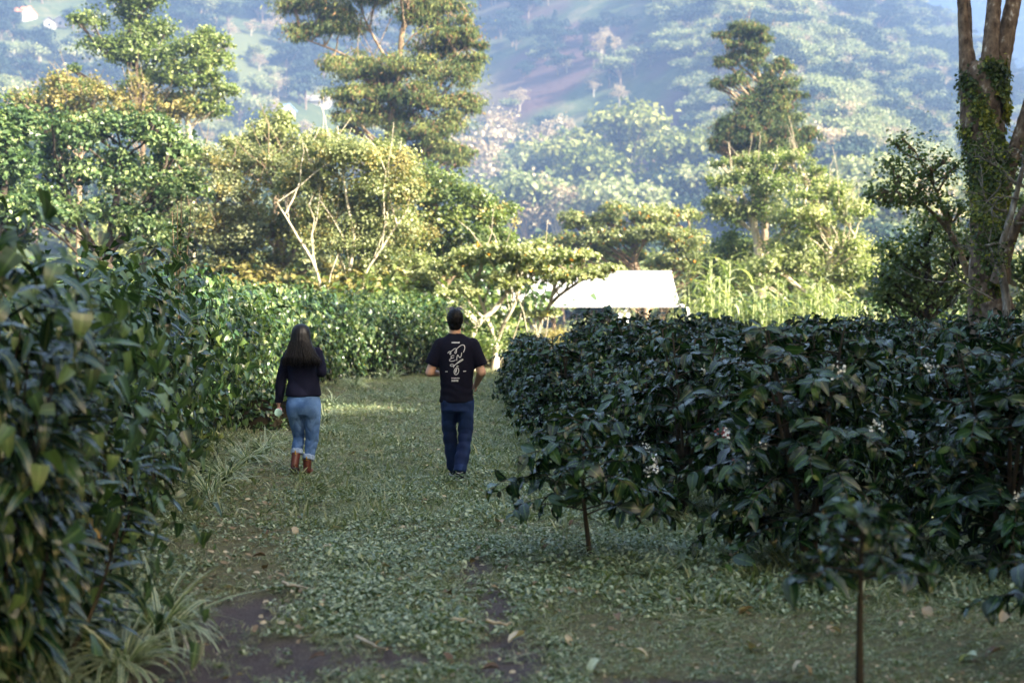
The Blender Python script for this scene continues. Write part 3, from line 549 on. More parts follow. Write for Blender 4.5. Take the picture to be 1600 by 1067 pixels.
# ---------------------------------------------------------------- open-sided shed with white roof
def shed():
    Y0 = 58.0; root = tag(empty('open_shed', (W(930, HZ, Y0)[0], Y0, 0)), 'open shed with a bright white sheet roof behind the coffee field', 'shed'); ox = root.location.x
    xl = W(745, 0, Y0)[0] - ox; xr = W(1062, 0, Y0)[0] - ox; ze = W(0, 476, Y0)[2]; dy = 3.0; zr = W(0, 427, Y0 + dy)[2]; xr2 = W(1060, 0, Y0 + dy)[0] - ox - .2
    mb = MB(); n = 90; xs = np.linspace(xl, xr, n * 2 + 1); dz = np.where(np.arange(len(xs)) % 2, .035, 0)
    for side, (ya, za, yb, zb) in enumerate(((0, ze, dy, zr), (2 * dy, ze, dy, zr))):
        A = np.stack([xs, np.full_like(xs, ya), za + dz], 1); Bv = np.stack([xs * (xr2 / xr) if False else xs, np.full_like(xs, yb), zb + dz], 1); V = np.vstack([A, Bv]); i = np.arange(len(xs) - 1); Fq = np.stack([i, i + 1, i + 1 + len(xs), i + len(xs)], 1); mb.add(V, Fq)
    link('roof_sheet', mb.mesh('roof_sheet', [M['roofwhite']]), root)
    mb = MB(); mb.add(*box_v(xl, xr, -.06, -.01, ze - .10, ze - .02)); link('fascia', mb.mesh('fascia', [M['white']]), root)
    mb = MB(); mb.add(*box_v(xl, xr, dy - .12, dy + .12, zr + .04, zr + .09)); link('ridge_cap', mb.mesh('ridge_cap', [M['white']]), root)
    pm = MB(); pm.add(*box_v(-.06, .06, -.06, .06, 0, ze - .24)); pme = pm.mesh('post', [M['post']])
    wm = MB(); wm.add(*box_v(-.07, .07, -.07, .07, 0, ze - .24)); wme = wm.mesh('post_white', [M['white']])
    for px in (785, 822, 832, 842, 925, 932, 1030): link('post', pme, root, (W(px, 0, Y0)[0] - ox, .3, 0))
    for px in (969, 982): link('post', wme, root, (W(px, 0, Y0)[0] - ox, .3, 0))
    bm = MB(); p = W(965, 500, Y0); q = W(985, 478, Y0); tube(bm, [(p[0] - ox, .3, p[2]), (q[0] - ox, .3, q[2])], .04, 6); link('brace', bm.mesh('brace', [M['white']]), root)
    gp = MB(); c = curve_pts([(xr, -.1, ze - .05), (xr + .3, -.1, ze - .25), (xr + .33, -.1, ze - .7), (xr + .33, -.1, 0)], 5); tube(gp, c, .10, 10); link('downpipe', gp.mesh('downpipe', [M['white']]), root)
shed()

# ---------------------------------------------------------------- cane / tall maize-like grass
def cane_proto(seed, h):
    rng = rs(seed); mb = MB(); sm = MB(); tpls = [leaf_tpl(1, .11, 7, d, .3, .1, 'strap') for d in (1.2, 1.8, 2.4)]
    for s in range(3):
        b = np.array([rng.randn() * .3, rng.randn() * .25, 0]); hh = h * rng.uniform(.7, 1.05); top = b + [rng.randn() * .15, rng.randn() * .15, hh]
        P = curve_pts([b, (b + top) / 2 + rng.randn(3) * .05, top], 4); tube(sm, P, np.linspace(.03, .012, len(P)), 5)
        n = 13; t = np.linspace(.2, 1, n); a = rng.rand() * 6 + np.arange(n) * 2.6; pos = b + (top - b) * t[:, None]
        d = np.stack([np.cos(a) * .7, np.sin(a) * .7, np.full(n, .9)], 1); k = rng.randint(0, 3, n)
        for j in range(3):
            m = k == j; scatter(mb, tpls[j], pos[m], frames(d[m], np.tile([0, 0, 1.], (m.sum(), 1))), rng.uniform(.6, 1.0, m.sum()), rng.rand(m.sum()))
    return mb.mesh('blades', [M['cane']]), sm.mesh('stalks', [M['cane']])
CP = [cane_proto(s, h) for s, h in ((1, 2.6), (2, 3.0), (3, 2.3))]
rng = rs(77)
for i, (px, Y, h) in enumerate([(1090, 54, 3.9), (1104, 55, 4.2), (1118, 53, 3.8), (1130, 56, 3.4), (1078, 56, 3.2), (1100, 52, 2.9), (1188, 52, 3.0), (1200, 54, 3.4), (1212, 53, 2.9), (1228, 52, 2.6), (1240, 54, 2.9), (1256, 53, 2.8), (1268, 52, 3.2), (1282, 53, 2.9), (1296, 54, 3.2), (1310, 52, 3.0), (1325, 53, 2.4), (1345, 54, 2.2), (1150, 54, 2.6), (1168, 53, 2.7), (1140, 52, 2.3), (1060, 66, 3.0)]):
    me = CP[i % 3]; o = empty('cane_clump', (W(px, 0, Y)[0], Y, 0), rng.rand() * 6, h / (2.6, 3.0, 2.3)[i % 3])
    tag(o, 'tall pale cane clump standing right beside the white roof' if i < 6 or i == 23 else 'pale sunlit cane clump in the row below the yellow-green tree', 'cane plant', 'cane clumps beside the shed' if i < 6 or i == 23 else 'cane clumps along the far field edge')
    tag(link('blades', me[0], o), kind='stuff'); link('stalks', me[1], o)

# ---------------------------------------------------------------- low shrubs that close the view at the field ends
def shrub_proto(seed, mat, leaf, n=1500):
    rng = rs(seed); mb = MB(); B = [(rng.randn() * .35, rng.randn() * .35, .4 + .5 * rng.rand(), .6, .6, .45) for _ in range(6)]
    crown(mb, B, n, leaf, rng, clr=.4, inner=.3); sm = MB()
    for b in B: limb(sm, (0, 0, -.05), b[:3], .03, .01, rng, n=4, sides=5)
    return mb.mesh('foliage', [M[mat]]), sm.mesh('stems', [M['wood']])
SP = {'g': shrub_proto(1, 't_green', .10), 'p': shrub_proto(2, 't_pale', .10), 'd': shrub_proto(3, 't_dark', .10), 'y': shrub_proto(4, 't_yellow', .08)}
def shrub(px, Y, s, k, label, group):
    o = empty('shrub', (W(px, 0, Y)[0], Y, 0), random.random() * 6, s); tag(o, label, 'shrub', group); tag(link('foliage', SP[k][0], o), kind='stuff'); link('stems', SP[k][1], o)
for i in range(17):
    shrub(150 + i * 30, 43.2 + (i % 3) * .8, 2.0 + .5 * ((i * 7) % 3) / 2, 'gpgyg'[i % 5], 'leafy shrub under the dome tree and the white trunks, just above the left hedge', 'shrubs under the dome tree')
random.seed(3)
for px, Y, s, k in [(700, 41, 1.1, 'g'), (722, 42, 1.0, 'g'), (745, 44, .9, 'p'), (768, 46, 1.0, 'g'), (790, 45, .8, 'p'), (812, 47, .9, 'g'), (690, 45, 1.7, 'd'), (664, 46, 1.8, 'g'), (735, 50, 1.5, 'p')]:
    shrub(px, Y, s, k, 'green shrub at the far end of the grass path', 'shrubs at the far end of the path')
for i in range(14):
    shrub(800 + i * 22, 50 + (i % 3) * 2.5, .75 + .15 * (i % 2), 'dpgy'[i % 4], 'low shrub in the shadow under the open shed', 'low shrubs under the shed roof')
for i in range(20):
    shrub(1080 + i * 22, 57 + (i % 3) * 3, 1.5 + .5 * (i % 2), 'gpgd'[i % 4], 'sunlit shrub behind the cane clumps', 'shrubs behind the cane clumps')
for i in range(26):
    shrub(-60 + i * 32, 50 + (i % 3) * 3, 2.6 + .6 * (i % 2), 'gdgp'[i % 4], 'tall shrub in the thicket behind the left hedge', 'thicket shrubs behind the left hedge')

# ---------------------------------------------------------------- unseen trees placed around the field to shade the path and foreground
def shade_proto(seed):
    rng = rs(seed); mb = MB(); B = [(rng.randn() * 1.3, rng.randn() * 1.3, z, 2.6, 2.6, 1.6) for z in np.linspace(3.0, 12, 9)]
    crown(mb, B, 5200, .42, rng, clr=.36, inner=.15, cl_per=34); sm = MB(); tube(sm, curve_pts([(0, 0, -.2), (.2, 0, 4), (0, .2, 12)], 5), np.linspace(.35, .08, 11), 8)
    for b in B: limb(sm, (0, .1, b[2] - 1.2), b[:3], .12, .04, rng)
    return mb.mesh('crown', [M['t_green']]), sm.mesh('trunk', [M['tan_bark']])
SH = [shade_proto(1), shade_proto(2)]; rng = rs(9); k = 0
for (x, y, s) in [(15, -12, 1.2), (15.5, -7.5, 1.15), (14.5, -3, 1.08), (15, 1.5, 1.02), (15.5, 6, .98), (15, 10, .96), (16, 14, .98), (17.5, 18, 1.02), (19, 22, 1.05), (20, 26, 1.05), (22, 31, 1.0), (24, 35.5, .9),
                  (-8.5, 2, 1.0), (-7.5, -5, 1.1), (-14, 5, 1.1), (3, -9, 1.2), (9, -12, 1.2), (20, -10, 1.2), (20, -4.5, 1.05), (20.5, 1, 1.12), (20.5, 6.5, 1.05), (21, 12, .98), (22, 17, 1.1), (24, 23, 1.15)]:
    o = empty('shade_tree', (x, y, 0), rng.rand() * 6, s); tag(o, 'tall dense unseen tree placed beside the field to shade it', 'tree', 'unseen trees placed to shade the field')
    tag(link('crown', SH[k % 2][0], o), kind='stuff'); link('trunk', SH[k % 2][1], o); k += 1

# ---------------------------------------------------------------- trees on the hills
def hill_proto(seed, mat, kind):
    rng = rs(seed); mb = MB()
    if kind == 'round': B = [(rng.randn() * 2.0, rng.randn() * 2.0, 5 + rng.rand() * 3, 2.4, 2.4, 1.9) for _ in range(9)]; n = 2600; lf = .55
    elif kind == 'tall': B = [(rng.randn() * .7, rng.randn() * .7, z, 1.9 - z * .09, 1.9 - z * .09, 1.6) for z in np.linspace(3, 13, 8)]; n = 2200; lf = .55
    else: B = [(rng.randn() * 1.6, rng.randn() * 1.6, 4 + rng.rand() * 4, 1.9, 1.9, 1.5) for _ in range(8)]; n = 1300; lf = .42
    crown(mb, B, n, lf, rng, clr=.36, inner=.4); tube(mb, [(0, 0, -1.5), (0, 0, 5)], [.3, .2], 6, 1)
    for b in B: limb(mb, (0, 0, 2.5), b[:3], .14, .04, rng, n=4, sides=4, mat=1)
    return mb.mesh('tree_' + mat, [M[mat], M['pale_bark' if kind == 'bare' else 'tan_bark']])
HP = {'dark': hill_proto(1, 'h_dark', 'round'), 'pale': hill_proto(2, 'h_pale', 'round'), 'dry': hill_proto(3, 'h_dry', 'bare'), 'green': hill_proto(4, 'h_green', 'round'), 'tall': hill_proto(5, 'h_dark', 'tall')}
ADJ = {'dark': 'dark round tree', 'pale': 'pale round crowned tree', 'dry': 'bare looking pinkish tree', 'green': 'yellow-green round tree', 'tall': 'dark pointed tree'}
HT = 0
def hill_tree(x, y, kind, s, where, unique=None):
    global HT; HT += 1
    o = link('hillside_tree', HP[kind], None, (x, y, float(hA(np.array(x), np.array(y))) if y > 115 else 0)); o.scale = (s, s, s * random.uniform(.85, 1.15)); o.rotation_euler = (0, 0, random.random() * 6)
    tag(o, unique or (ADJ[kind] + ' ' + where), 'tree', kind + ' trees ' + where)
random.seed(8); rng = rs(31)
def on_hill(px, py, y0=150, y1=800):
    """first terrain point seen at a photo pixel"""
    ys = np.arange(y0, y1, 2.0); xs = (px - 800) / F * ys; zs = CAMH + (HZ - py) / F * ys; h = hA(xs, ys); i = np.argmax(h >= zs)
    return (xs[i], ys[i]) if h[i] >= zs[i] else None
# mid-distance round crowns in the valley (crown centre px, py, kind, scale, distance)
for px, py, kd, s, Y, lab in [(785, 205, 'dry', 1.05, 235, 'pinkish round tree left of the yellow-green domed tree in the valley'), (860, 222, 'dry', 1.1, 240, 'pale pinkish tree directly left of the domed yellow-green tree'), (975, 235, 'green', 1.5, 215, 'large domed yellow-green tree in the middle of the valley'), (1020, 225, 'pale', 1.2, 250, 'cream topped tree behind the domed yellow-green tree'),
                         (760, 250, 'dry', 1.3, 190, 'broad pinkish tree right below the tall left conifer'), (830, 270, 'pale', 1.25, 185, 'pale tree in front of the valley floor left of centre'), (900, 275, 'green', 1.2, 180, 'green tree low in the valley below the domed tree'), (1060, 270, 'green', 1.2, 185, 'green tree left of the slender conifer base'),
                         (820, 325, 'pale', 1.1, 130, 'pale green tree just above the flat umbrella tree'), (870, 335, 'dry', .9, 128, 'thin dry tree above the flat umbrella tree'), (925, 305, 'green', 1.0, 140, 'green tree above the orange flowered tree'), (1100, 300, 'pale', 1.0, 150, 'pale tree beside the white forked limbs'),
                         (1330, 300, 'pale', 1.3, 170, 'pale tree between the yellow-green tree and the mossy trunk'), (1390, 330, 'pale', 1.2, 160, 'pale tree behind the dark leafed branch'), (1440, 350, 'dry', 1.3, 150, 'dry pale tree left of the mossy trunk'), (1350, 370, 'green', 1.0, 120, 'green tree low behind the yellow-green tree'), (1420, 400, 'pale', 1.0, 125, 'pale tree low behind the dense dark bushy tree'),
                         (1500, 340, 'pale', 1.3, 160, 'pale tree hidden behind the mossy trunk'), (1580, 330, 'pale', 1.4, 170, 'pale tree right of the mossy trunk'), (720, 215, 'pale', 1.0, 230, 'pale tree at the right edge of the tall left conifer'), (1290, 240, 'dry', 1.2, 220, 'dry tree right of the slender conifer'), (960, 330, 'pale', .9, 125, 'pale tree behind the orange flowered tree')]:
    rp = s * 4.5 / Y * F; q = on_hill(px, py + 1.2 * rp, 118)
    if q is None: q = ((px - 800) / F * 150, 150)
    x, y = q; s2 = rp * y / F / 4.5; z = float(hA(np.array(x), np.array(y)))
    o = link('valley_tree', HP[kd], None, (x, y, z)); o.scale = (s2, s2, s2); o.rotation_euler = (0, 0, random.random() * 6); tag(o, lab, 'tree')
HOUSES = [(24, 90, 488), (50, 22, 520), (80, 34, 500), (97, 32, 502), (70, 128, 360), (450, 140, 400), (452, 170, 330), (515, 158, 330), (690, 222, 205)]
HXY = [on_hill(a, b + 14, 125) or ((a - 800) / F * c, c) for a, b, c in HOUSES]
def clear(x, y):
    ok = np.ones(np.shape(x), bool)
    for hx, hy in HXY: ok &= ~((np.abs(x / y - hx / hy) * F < 13) & (y > hy - 45) & (y < hy + 12))
    return ok
# scattered individuals on the near parts of the hillside
cnt = 0
while HT < 275 and cnt < 6000:
    cnt += 1; px = rng.uniform(-20, 1480); py = rng.uniform(-30, 330); q = on_hill(px, py)
    if q is None: continue
    x, y = q
    if not clear(x, y): continue
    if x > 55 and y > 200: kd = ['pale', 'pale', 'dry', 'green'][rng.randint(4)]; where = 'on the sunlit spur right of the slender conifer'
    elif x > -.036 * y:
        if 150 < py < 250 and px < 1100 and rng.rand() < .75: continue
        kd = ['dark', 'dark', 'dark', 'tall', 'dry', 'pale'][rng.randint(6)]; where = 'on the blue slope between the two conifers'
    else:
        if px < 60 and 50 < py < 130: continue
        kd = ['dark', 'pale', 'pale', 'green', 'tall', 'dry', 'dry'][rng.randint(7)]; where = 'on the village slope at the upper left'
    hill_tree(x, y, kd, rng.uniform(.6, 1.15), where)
# distant woods that read as one mass: points that carry copies of the hill trees
def gn_instances(name, pts, rots, scs, protos_mesh, label=None):
    """one stuff object per prototype mesh: geometry nodes set one copy on each point"""
    me = bpy.data.meshes.new(name); me.vertices.add(len(pts)); me.vertices.foreach_set('co', np.asarray(pts, float).ravel())
    a = me.attributes.new('rot', 'FLOAT_VECTOR', 'POINT'); a.data.foreach_set('vector', np.asarray(rots, float).ravel())
    b = me.attributes.new('siz', 'FLOAT', 'POINT'); b.data.foreach_set('value', np.asarray(scs, float))
    src = bpy.data.objects.new(name + '_source', protos_mesh)
    ng = bpy.data.node_groups.new(name + '_nodes', 'GeometryNodeTree'); ng.interface.new_socket('Geometry', in_out='INPUT', socket_type='NodeSocketGeometry'); ng.interface.new_socket('Geometry', in_out='OUTPUT', socket_type='NodeSocketGeometry')
    N = ng.nodes; gi = N.new('NodeGroupInput'); go = N.new('NodeGroupOutput'); ip = N.new('GeometryNodeInstanceOnPoints'); oi = N.new('GeometryNodeObjectInfo'); oi.inputs[0].default_value = src
    ar = N.new('GeometryNodeInputNamedAttribute'); ar.data_type = 'FLOAT_VECTOR'; ar.inputs[0].default_value = 'rot'; as_ = N.new('GeometryNodeInputNamedAttribute'); as_.data_type = 'FLOAT'; as_.inputs[0].default_value = 'siz'
    L = ng.links; L.new(gi.outputs[0], ip.inputs['Points']); L.new(oi.outputs['Geometry'], ip.inputs['Instance']); L.new(ar.outputs[0], ip.inputs['Rotation']); L.new(as_.outputs[0], ip.inputs['Scale']); L.new(ip.outputs[0], go.inputs[0])
    o = link(name, me); md = o.modifiers.new('copies', 'NODES'); md.node_group = ng; tag(o, label, kind='stuff'); return o
def wood(name, fn, x0, x1, y0, y1, n, kind, s0, s1, keep=None, seed=0, label=None):
    r = rs(seed); x = r.uniform(x0, x1, n); y = r.uniform(y0, y1, n); z = fn(x, y)
    fr = (np.abs(x / y) < .42) & clear(x, y)
    if keep is not None: fr &= keep(x, y, r)
    x, y, z = x[fr], y[fr], z[fr]; m = len(x); gn_instances(name, np.stack([x, y, z - .5], 1), np.stack([np.zeros(m), np.zeros(m), r.rand(m) * 6], 1), r.uniform(s0, s1, m), HP[kind], label)
kA = lambda dens: (lambda x, y, r: r.rand(len(x)) < dens * (.25 + .75 * (np.sin(x * .03 + 1) * np.sin(y * .02 + x * .01) > -.2)) * np.where((x > -.036 * y) & (x < 70) & (y > 360) & (y < 500), .12, 1))
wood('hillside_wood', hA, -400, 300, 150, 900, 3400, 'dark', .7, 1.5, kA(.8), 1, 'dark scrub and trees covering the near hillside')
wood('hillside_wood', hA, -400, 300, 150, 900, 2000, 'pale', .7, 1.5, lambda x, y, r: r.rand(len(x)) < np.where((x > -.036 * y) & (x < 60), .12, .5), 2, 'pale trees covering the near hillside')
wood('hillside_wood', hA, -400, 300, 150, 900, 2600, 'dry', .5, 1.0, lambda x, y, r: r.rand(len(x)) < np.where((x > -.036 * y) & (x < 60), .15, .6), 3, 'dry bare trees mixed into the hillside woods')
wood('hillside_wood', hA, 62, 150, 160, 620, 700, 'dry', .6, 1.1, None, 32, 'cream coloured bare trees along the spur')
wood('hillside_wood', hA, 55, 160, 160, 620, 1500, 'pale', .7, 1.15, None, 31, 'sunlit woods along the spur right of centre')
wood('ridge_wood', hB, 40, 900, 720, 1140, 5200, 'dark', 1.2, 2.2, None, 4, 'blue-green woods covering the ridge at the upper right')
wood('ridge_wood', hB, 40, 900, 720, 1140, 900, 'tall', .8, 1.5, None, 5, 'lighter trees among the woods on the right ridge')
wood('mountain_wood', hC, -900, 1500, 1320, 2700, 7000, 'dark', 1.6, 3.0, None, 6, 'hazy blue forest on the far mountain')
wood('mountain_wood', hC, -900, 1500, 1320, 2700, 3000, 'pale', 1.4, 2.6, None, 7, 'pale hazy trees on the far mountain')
# low scrub in the valley floor between the field trees and the hills
rr_ = rs(12); 
for nm, kd, n, s0, s1, sd in (('valley_wood', 'green', 260, .45, .8, 1), ('valley_wood', 'pale', 260, .4, .8, 2), ('valley_wood', 'dark', 160, .4, .7, 3)):
    wood(nm, lambda x, y: np.where(y > 115, hA(x, y), 0), -80, 100, 98, 200, n, kd, s0, s1, lambda x, y, r: (x > -.3 * y), 40 + sd, 'bushes on the valley floor, ' + ADJ[kd].split()[0] + ' ones')

# village houses
M['cream'] = plain('cream_wall', (.40, .38, .34), .8)
def house(px, py, Y, w, h, d, roofm, label, rz=0.0, wall='cream', windows=2):
    q = on_hill(px, py + 14, 125) or ((px - 800) / F * Y, Y); x, y = q; s_ = y / Y * 1.05; root = empty('house', (x, y, float(hA(np.array(x), np.array(y)))), rz, s_); tag(root, label, 'house')
    mb = MB(); mb.add(*box_v(-w / 2, w / 2, 0, d, -5, h)); mb.add([(-w / 2, 0, h), (w / 2, 0, h), (0, 0, h + w * .32)], [(0, 1, 2)]); mb.add([(-w / 2, d, h), (w / 2, d, h), (0, d, h + w * .32)], [(0, 2, 1)]); link('wall', mb.mesh('wall', [M[wall]]), root)
    mb = MB(); t = .18; e = .35; r = h + w * .32 + .05; sl = .64
    for s in (-1, 1):
        V = [(0, -e, r), (s * (w / 2 + e), -e, h - e * sl + .05), (s * (w / 2 + e), d + e, h - e * sl + .05), (0, d + e, r)]; V += [(a, b, c + t) for a, b, c in V]; mb.add(V, [(0, 1, 2, 3), (4, 7, 6, 5), (0, 4, 5, 1), (1, 5, 6, 2), (2, 6, 7, 3)])
    link('roof', mb.mesh('roof', [M[roofm]]), root)
    for i in range(windows):
        mb = MB(); cx = (i - (windows - 1) / 2) * w / (windows + .5); mb.add(*box_v(cx - .4, cx + .4, -.05, .05, h * .35, h * .35 + 1.0)); link('window', mb.mesh('window', [M['glass']]), root)
house(24, 90, 488, 5.6, 2.4, 8, 'slate', 'small white gabled house with a dark roof at the upper left', rz=.25, windows=2)
house(50, 22, 520, 7.5, 2.4, 6, 'orange', 'house with an orange tiled roof near the top left corner', rz=1.2, windows=1)
house(80, 34, 500, 3.6, 2.6, 4, 'slate', 'small pale house below the orange roof', windows=1)
house(97, 32, 502, 3.2, 2.8, 4, 'cream', 'smallest pale house right of its dark roofed neighbour', windows=1)
house(70, 128, 360, 4.6, 1.6, 4, 'cream', 'pale house half hidden by shrubs above the yellowish tree', windows=1)
house(450, 140, 400, 4.0, 1.6, 9, 'pink', 'long low house with a pink roof on the village slope', rz=1.45, windows=1)
house(452, 170, 330, 4.0, 1.3, 4, 'blue', 'house with a blue roof below the pink roofed one', rz=.9, windows=1)
house(515, 158, 330, 3.6, 1.5, 5, 'cream', 'pale house just left of the tall conifer', rz=1.3, windows=1)
house(690, 222, 205, 2.4, 1.3, 4, 'cream', 'bright pale shack behind the lower right of the tall conifer', rz=1.4, windows=1)

# ---------------------------------------------------------------- plants with single leaves near the camera
LEAFM = {}
class Plant:
    """leaf groups of one plant: key -> (template list, material) with arrays of placements"""
    def __init__(s): s.g = []
    def add(s, tpls, mat, pos, R, sc, tone):
        n = len(pos); s.g.append((tpls, mat, np.asarray(pos, float), R, np.asarray(sc, float), np.clip(np.asarray(tone, float), 0, 1), np.random.RandomState(n).randint(0, len(tpls), n)))
    def build(s, root, nobj, toward, cache=None, stuffname='foliage'):
        """nobj leaves nearest the viewer's side become objects of their own, the rest one mesh"""
        allp = np.concatenate([g[2] for g in s.g]); gi = np.concatenate([np.full(len(g[2]), i) for i, g in enumerate(s.g)]); li = np.concatenate([np.arange(len(g[2])) for g in s.g])
        big = np.concatenate([g[4] for g in s.g]); score = allp @ np.array([toward[0], toward[1], .25]) + .9 * big + np.random.RandomState(len(allp)).rand(len(allp)) * .18
        order = np.argsort(-score)[:nobj]; single = np.zeros(len(allp), bool); single[order] = True
        mats = []; mb = MB()
        for i, (tpls, mat, pos, R, sc, tone, k) in enumerate(s.g):
            if mat not in mats: mats.append(mat)
            sg = single[gi == i]
            for j in range(len(tpls)):
                m = (k == j) & ~sg; scatter(mb, tpls[j], pos[m], R[m], sc[m], tone[m], mats.index(mat))
        me = cache if cache is not None else mb.mesh('foliage', [M[x] for x in mats])
        if len(me.polygons): tag(link(stuffname, me, root), kind='stuff')
        for q in order:
            tpls, mat, pos, R, sc, tone, k = s.g[gi[q]]; l = li[q]; tb = round(float(tone[l]) * 4) / 4; key = (id(tpls), k[l], mat, tb)
            if key not in LEAFM:
                b = MB(); V, Fq, lc = tpls[k[l]]; lc2 = lc.copy(); lc2[:, 0] = tb; b.add(V, Fq, 0, lc2, True); LEAFM[key] = b.mesh('leaf', [M[mat]])
            o = bpy.data.objects.new('leaf', LEAFM[key]); COL.objects.link(o); o.parent = root
            o.location = pos[l]; o.rotation_euler = Matrix(R[l].tolist()).to_euler(); o.scale = (sc[l],) * 3
        return me

COF_T = [leaf_tpl(1, w, 6, d, f, wv, 'oval') for w, d, f, wv in ((.44, .8, .25, .07), (.40, 1.3, .3, .09), (.46, .5, .2, .08), (.42, 1.0, .1, .10), (.38, .3, .35, .07))]
STR_T = [leaf_tpl(1, w, 8, d, f, wv, 'strap') for w, d, f, wv in ((.23, .6, .3, .04), (.21, 1.1, .35, .05), (.25, 1.4, .25, .06), (.20, .3, .4, .03), (.24, 1.9, .3, .04))]
VIN_T = [leaf_tpl(1, w, 5, d, f, wv, 'heart') for w, d, f, wv in ((.78, .5, .15, .03), (.85, .9, .1, .05), (.7, .3, .3, .03))]

def coffee(seed, H, Rr, z0=.25, stems=4, nb=20, droop=1.0, leaf=.15):
    rng = rs(seed); P = Plant(); sm = MB(); pos = []; dr = []; up = []; sc = []; tn = []
    for s in range(stems):
        a0 = rng.rand() * 6.28; tilt = (0 if stems == 1 else .26 * Rr + .1 * rng.rand()); top = np.array([math.cos(a0 + s) * tilt, math.sin(a0 + s * 2.1) * tilt, H * rng.uniform(.86, 1.0)])
        S = curve_pts([(.03 * rng.randn(), .03 * rng.randn(), -.05), top * [.4, .4, .5] + rng.randn(3) * .02, top], 6); tube(sm, S, np.linspace(.017 + .006 * Rr, .006, len(S)), 6, 0, .05, rng)
        for b in range(nb):
            t = (z0 / H) + (1 - z0 / H) * (b + rng.rand()) / nb; i = min(len(S) - 2, int(t * (len(S) - 1))); o = S[i] + (S[i + 1] - S[i]) * (t * (len(S) - 1) - i)
            a = b * 2.4 + s + rng.randn() * .3; prof = (1 - max(0, (t - .45) / .55) ** 1.6 * .72) * (.75 + .25 * min(1, t / .35)); L = Rr * prof * rng.uniform(.75, 1.1) * (1 if stems == 1 else .85)
            m = 7; e = np.linspace(0, 1, m)[:, None]; h = np.array([math.cos(a), math.sin(a), 0]); z = (.45 * e - (.60 * droop) * e * e * (1.15 - .4 * t)) * L
            B = o + h * e * L + np.concatenate([np.zeros((m, 2)), z], 1) + rng.randn(m, 3) * .008; tube(sm, B, np.linspace(.006, .002, m), 4)
            nl = max(3, int(L / .070)); 
            for q in range(nl):
                f = .22 + .78 * (q + .6) / nl; x = f * (m - 1); i = min(m - 2, int(x)); p = B[i] + (B[i + 1] - B[i]) * (x - i); bd = unit(B[i + 1] - B[i]); side = unit(np.cross(bd, [0, 0, 1]))
                for sg in (-1, 1):
                    d = bd * rng.uniform(.1, .9) + side * sg * rng.uniform(.4, 1) + rng.randn(3) * .3 + [0, 0, rng.uniform(-.55, .35)]
                    pos.append(p); dr.append(d); up.append(np.array([0, 0, 1]) + rng.randn(3) * .5 + h * .45); sc.append(1.1 * leaf * rng.uniform(.65, 1.15) * (1 - .45 * (q == nl - 1))); tn.append(rng.rand() * .75 + (.3 if q == nl - 1 else 0))
    pos = np.array(pos); tn = np.array(tn); sel = tn > .95; R = frames(np.array(dr), np.array(up)); sc = np.array(sc)
    P.add(COF_T, 'coffee', pos[~sel], R[~sel], sc[~sel], tn[~sel])
    if sel.any(): P.add(COF_T, 'coffee_young', pos[sel], R[sel], sc[sel] * .8, tn[sel] * .6)
    return P, sm.mesh('stem', [M['wood']])

def cherries(root, locs):
    for l in locs:
        rng = rs(int(abs(l[0]) * 1000)); mb = MB()
        for i in range(9):
            c = np.array(l) + rng.randn(3) * .018; tube(mb, [c - [0, 0, .007], c - [0, 0, .003], c + [0, 0, .003], c + [0, 0, .007]], [.003, .008, .008, .003], 7)
        link('berry_cluster', mb.mesh('berry_cluster', [M['berry']]), root)
M['berry'] = plain('coffee_berry', (.18, .015, .012), .3, .6, .3, 60)

def inst(pl, name, label, cat, loc, rz, s, nobj, group=None, cache=None, stuffname='foliage'):
    P, stem = pl; root = tag(empty(name, loc, rz, s), label, cat, group)
    v = Vector((-loc[0], -loc[1], 0)).normalized(); v.rotate(Matrix.Rotation(-rz, 3, 'Z')); link('stem', stem, root)
    me = P.build(root, nobj, (v.x, v.y), cache, stuffname); return root, me

CB_ = [coffee(s, 1.62, .95, .22, 5, 17, 1.0) for s in (101, 102, 103, 104, 105)]
CACHE = [None] * 5
# three young plants in front
inst(coffee(111, 1.13, .70, .36, 1, 30, .9), 'coffee_bush', 'young single-stemmed coffee bush standing alone on the grass beside the path', 'coffee bush', (.50, 9.75, 0), .4, 1, 190)
inst(coffee(112, .92, .42, .52, 1, 20, .7, .14), 'coffee_bush', 'smallest coffee bush on one thin stem at the bottom of the photo, front right', 'coffee bush', (1.52, 6.15, 0), 1.0, 1, 230)
inst(coffee(113, 1.0, .45, .35, 1, 20, .8), 'coffee_bush', 'young coffee bush cut off by the right edge of the photo, low in front', 'coffee bush', (2.62, 6.7, 0), 1.0, 1, 150)
near = [(1.98, 9.5, 0, 1.02, 280, 'big coffee bush with red berries behind the smallest front one'), (3.25, 9.3, 1, 1.0, 280, 'big coffee bush touching the right edge of the photo in the front row'), (4.3, 9.9, 2, 1.0, 40, 'big coffee bush just past the right edge in the front row'),
        (1.45, 12.0, 3, .98, 230, 'coffee bush right behind the young one that stands alone'), (2.6, 11.8, 4, 1.0, 170, 'coffee bush in the second row, right of its neighbour at the path edge'), (3.8, 11.7, 0, 1.0, 120, 'coffee bush in the second row, near the right edge of the photo')]
for i, (x, y, p, s, n, lab) in enumerate(near):
    r, me = inst(CB_[p], 'coffee_bush', lab, 'coffee bush', (x, y, 0), i * 1.1, s, n)
    if i == 0: cherries(r, [(-.55, -.45, .72), (-.62, -.42, .93)])
M['petal'] = plain('white_petal', (.8, .8, .76), .5, .3, .05)
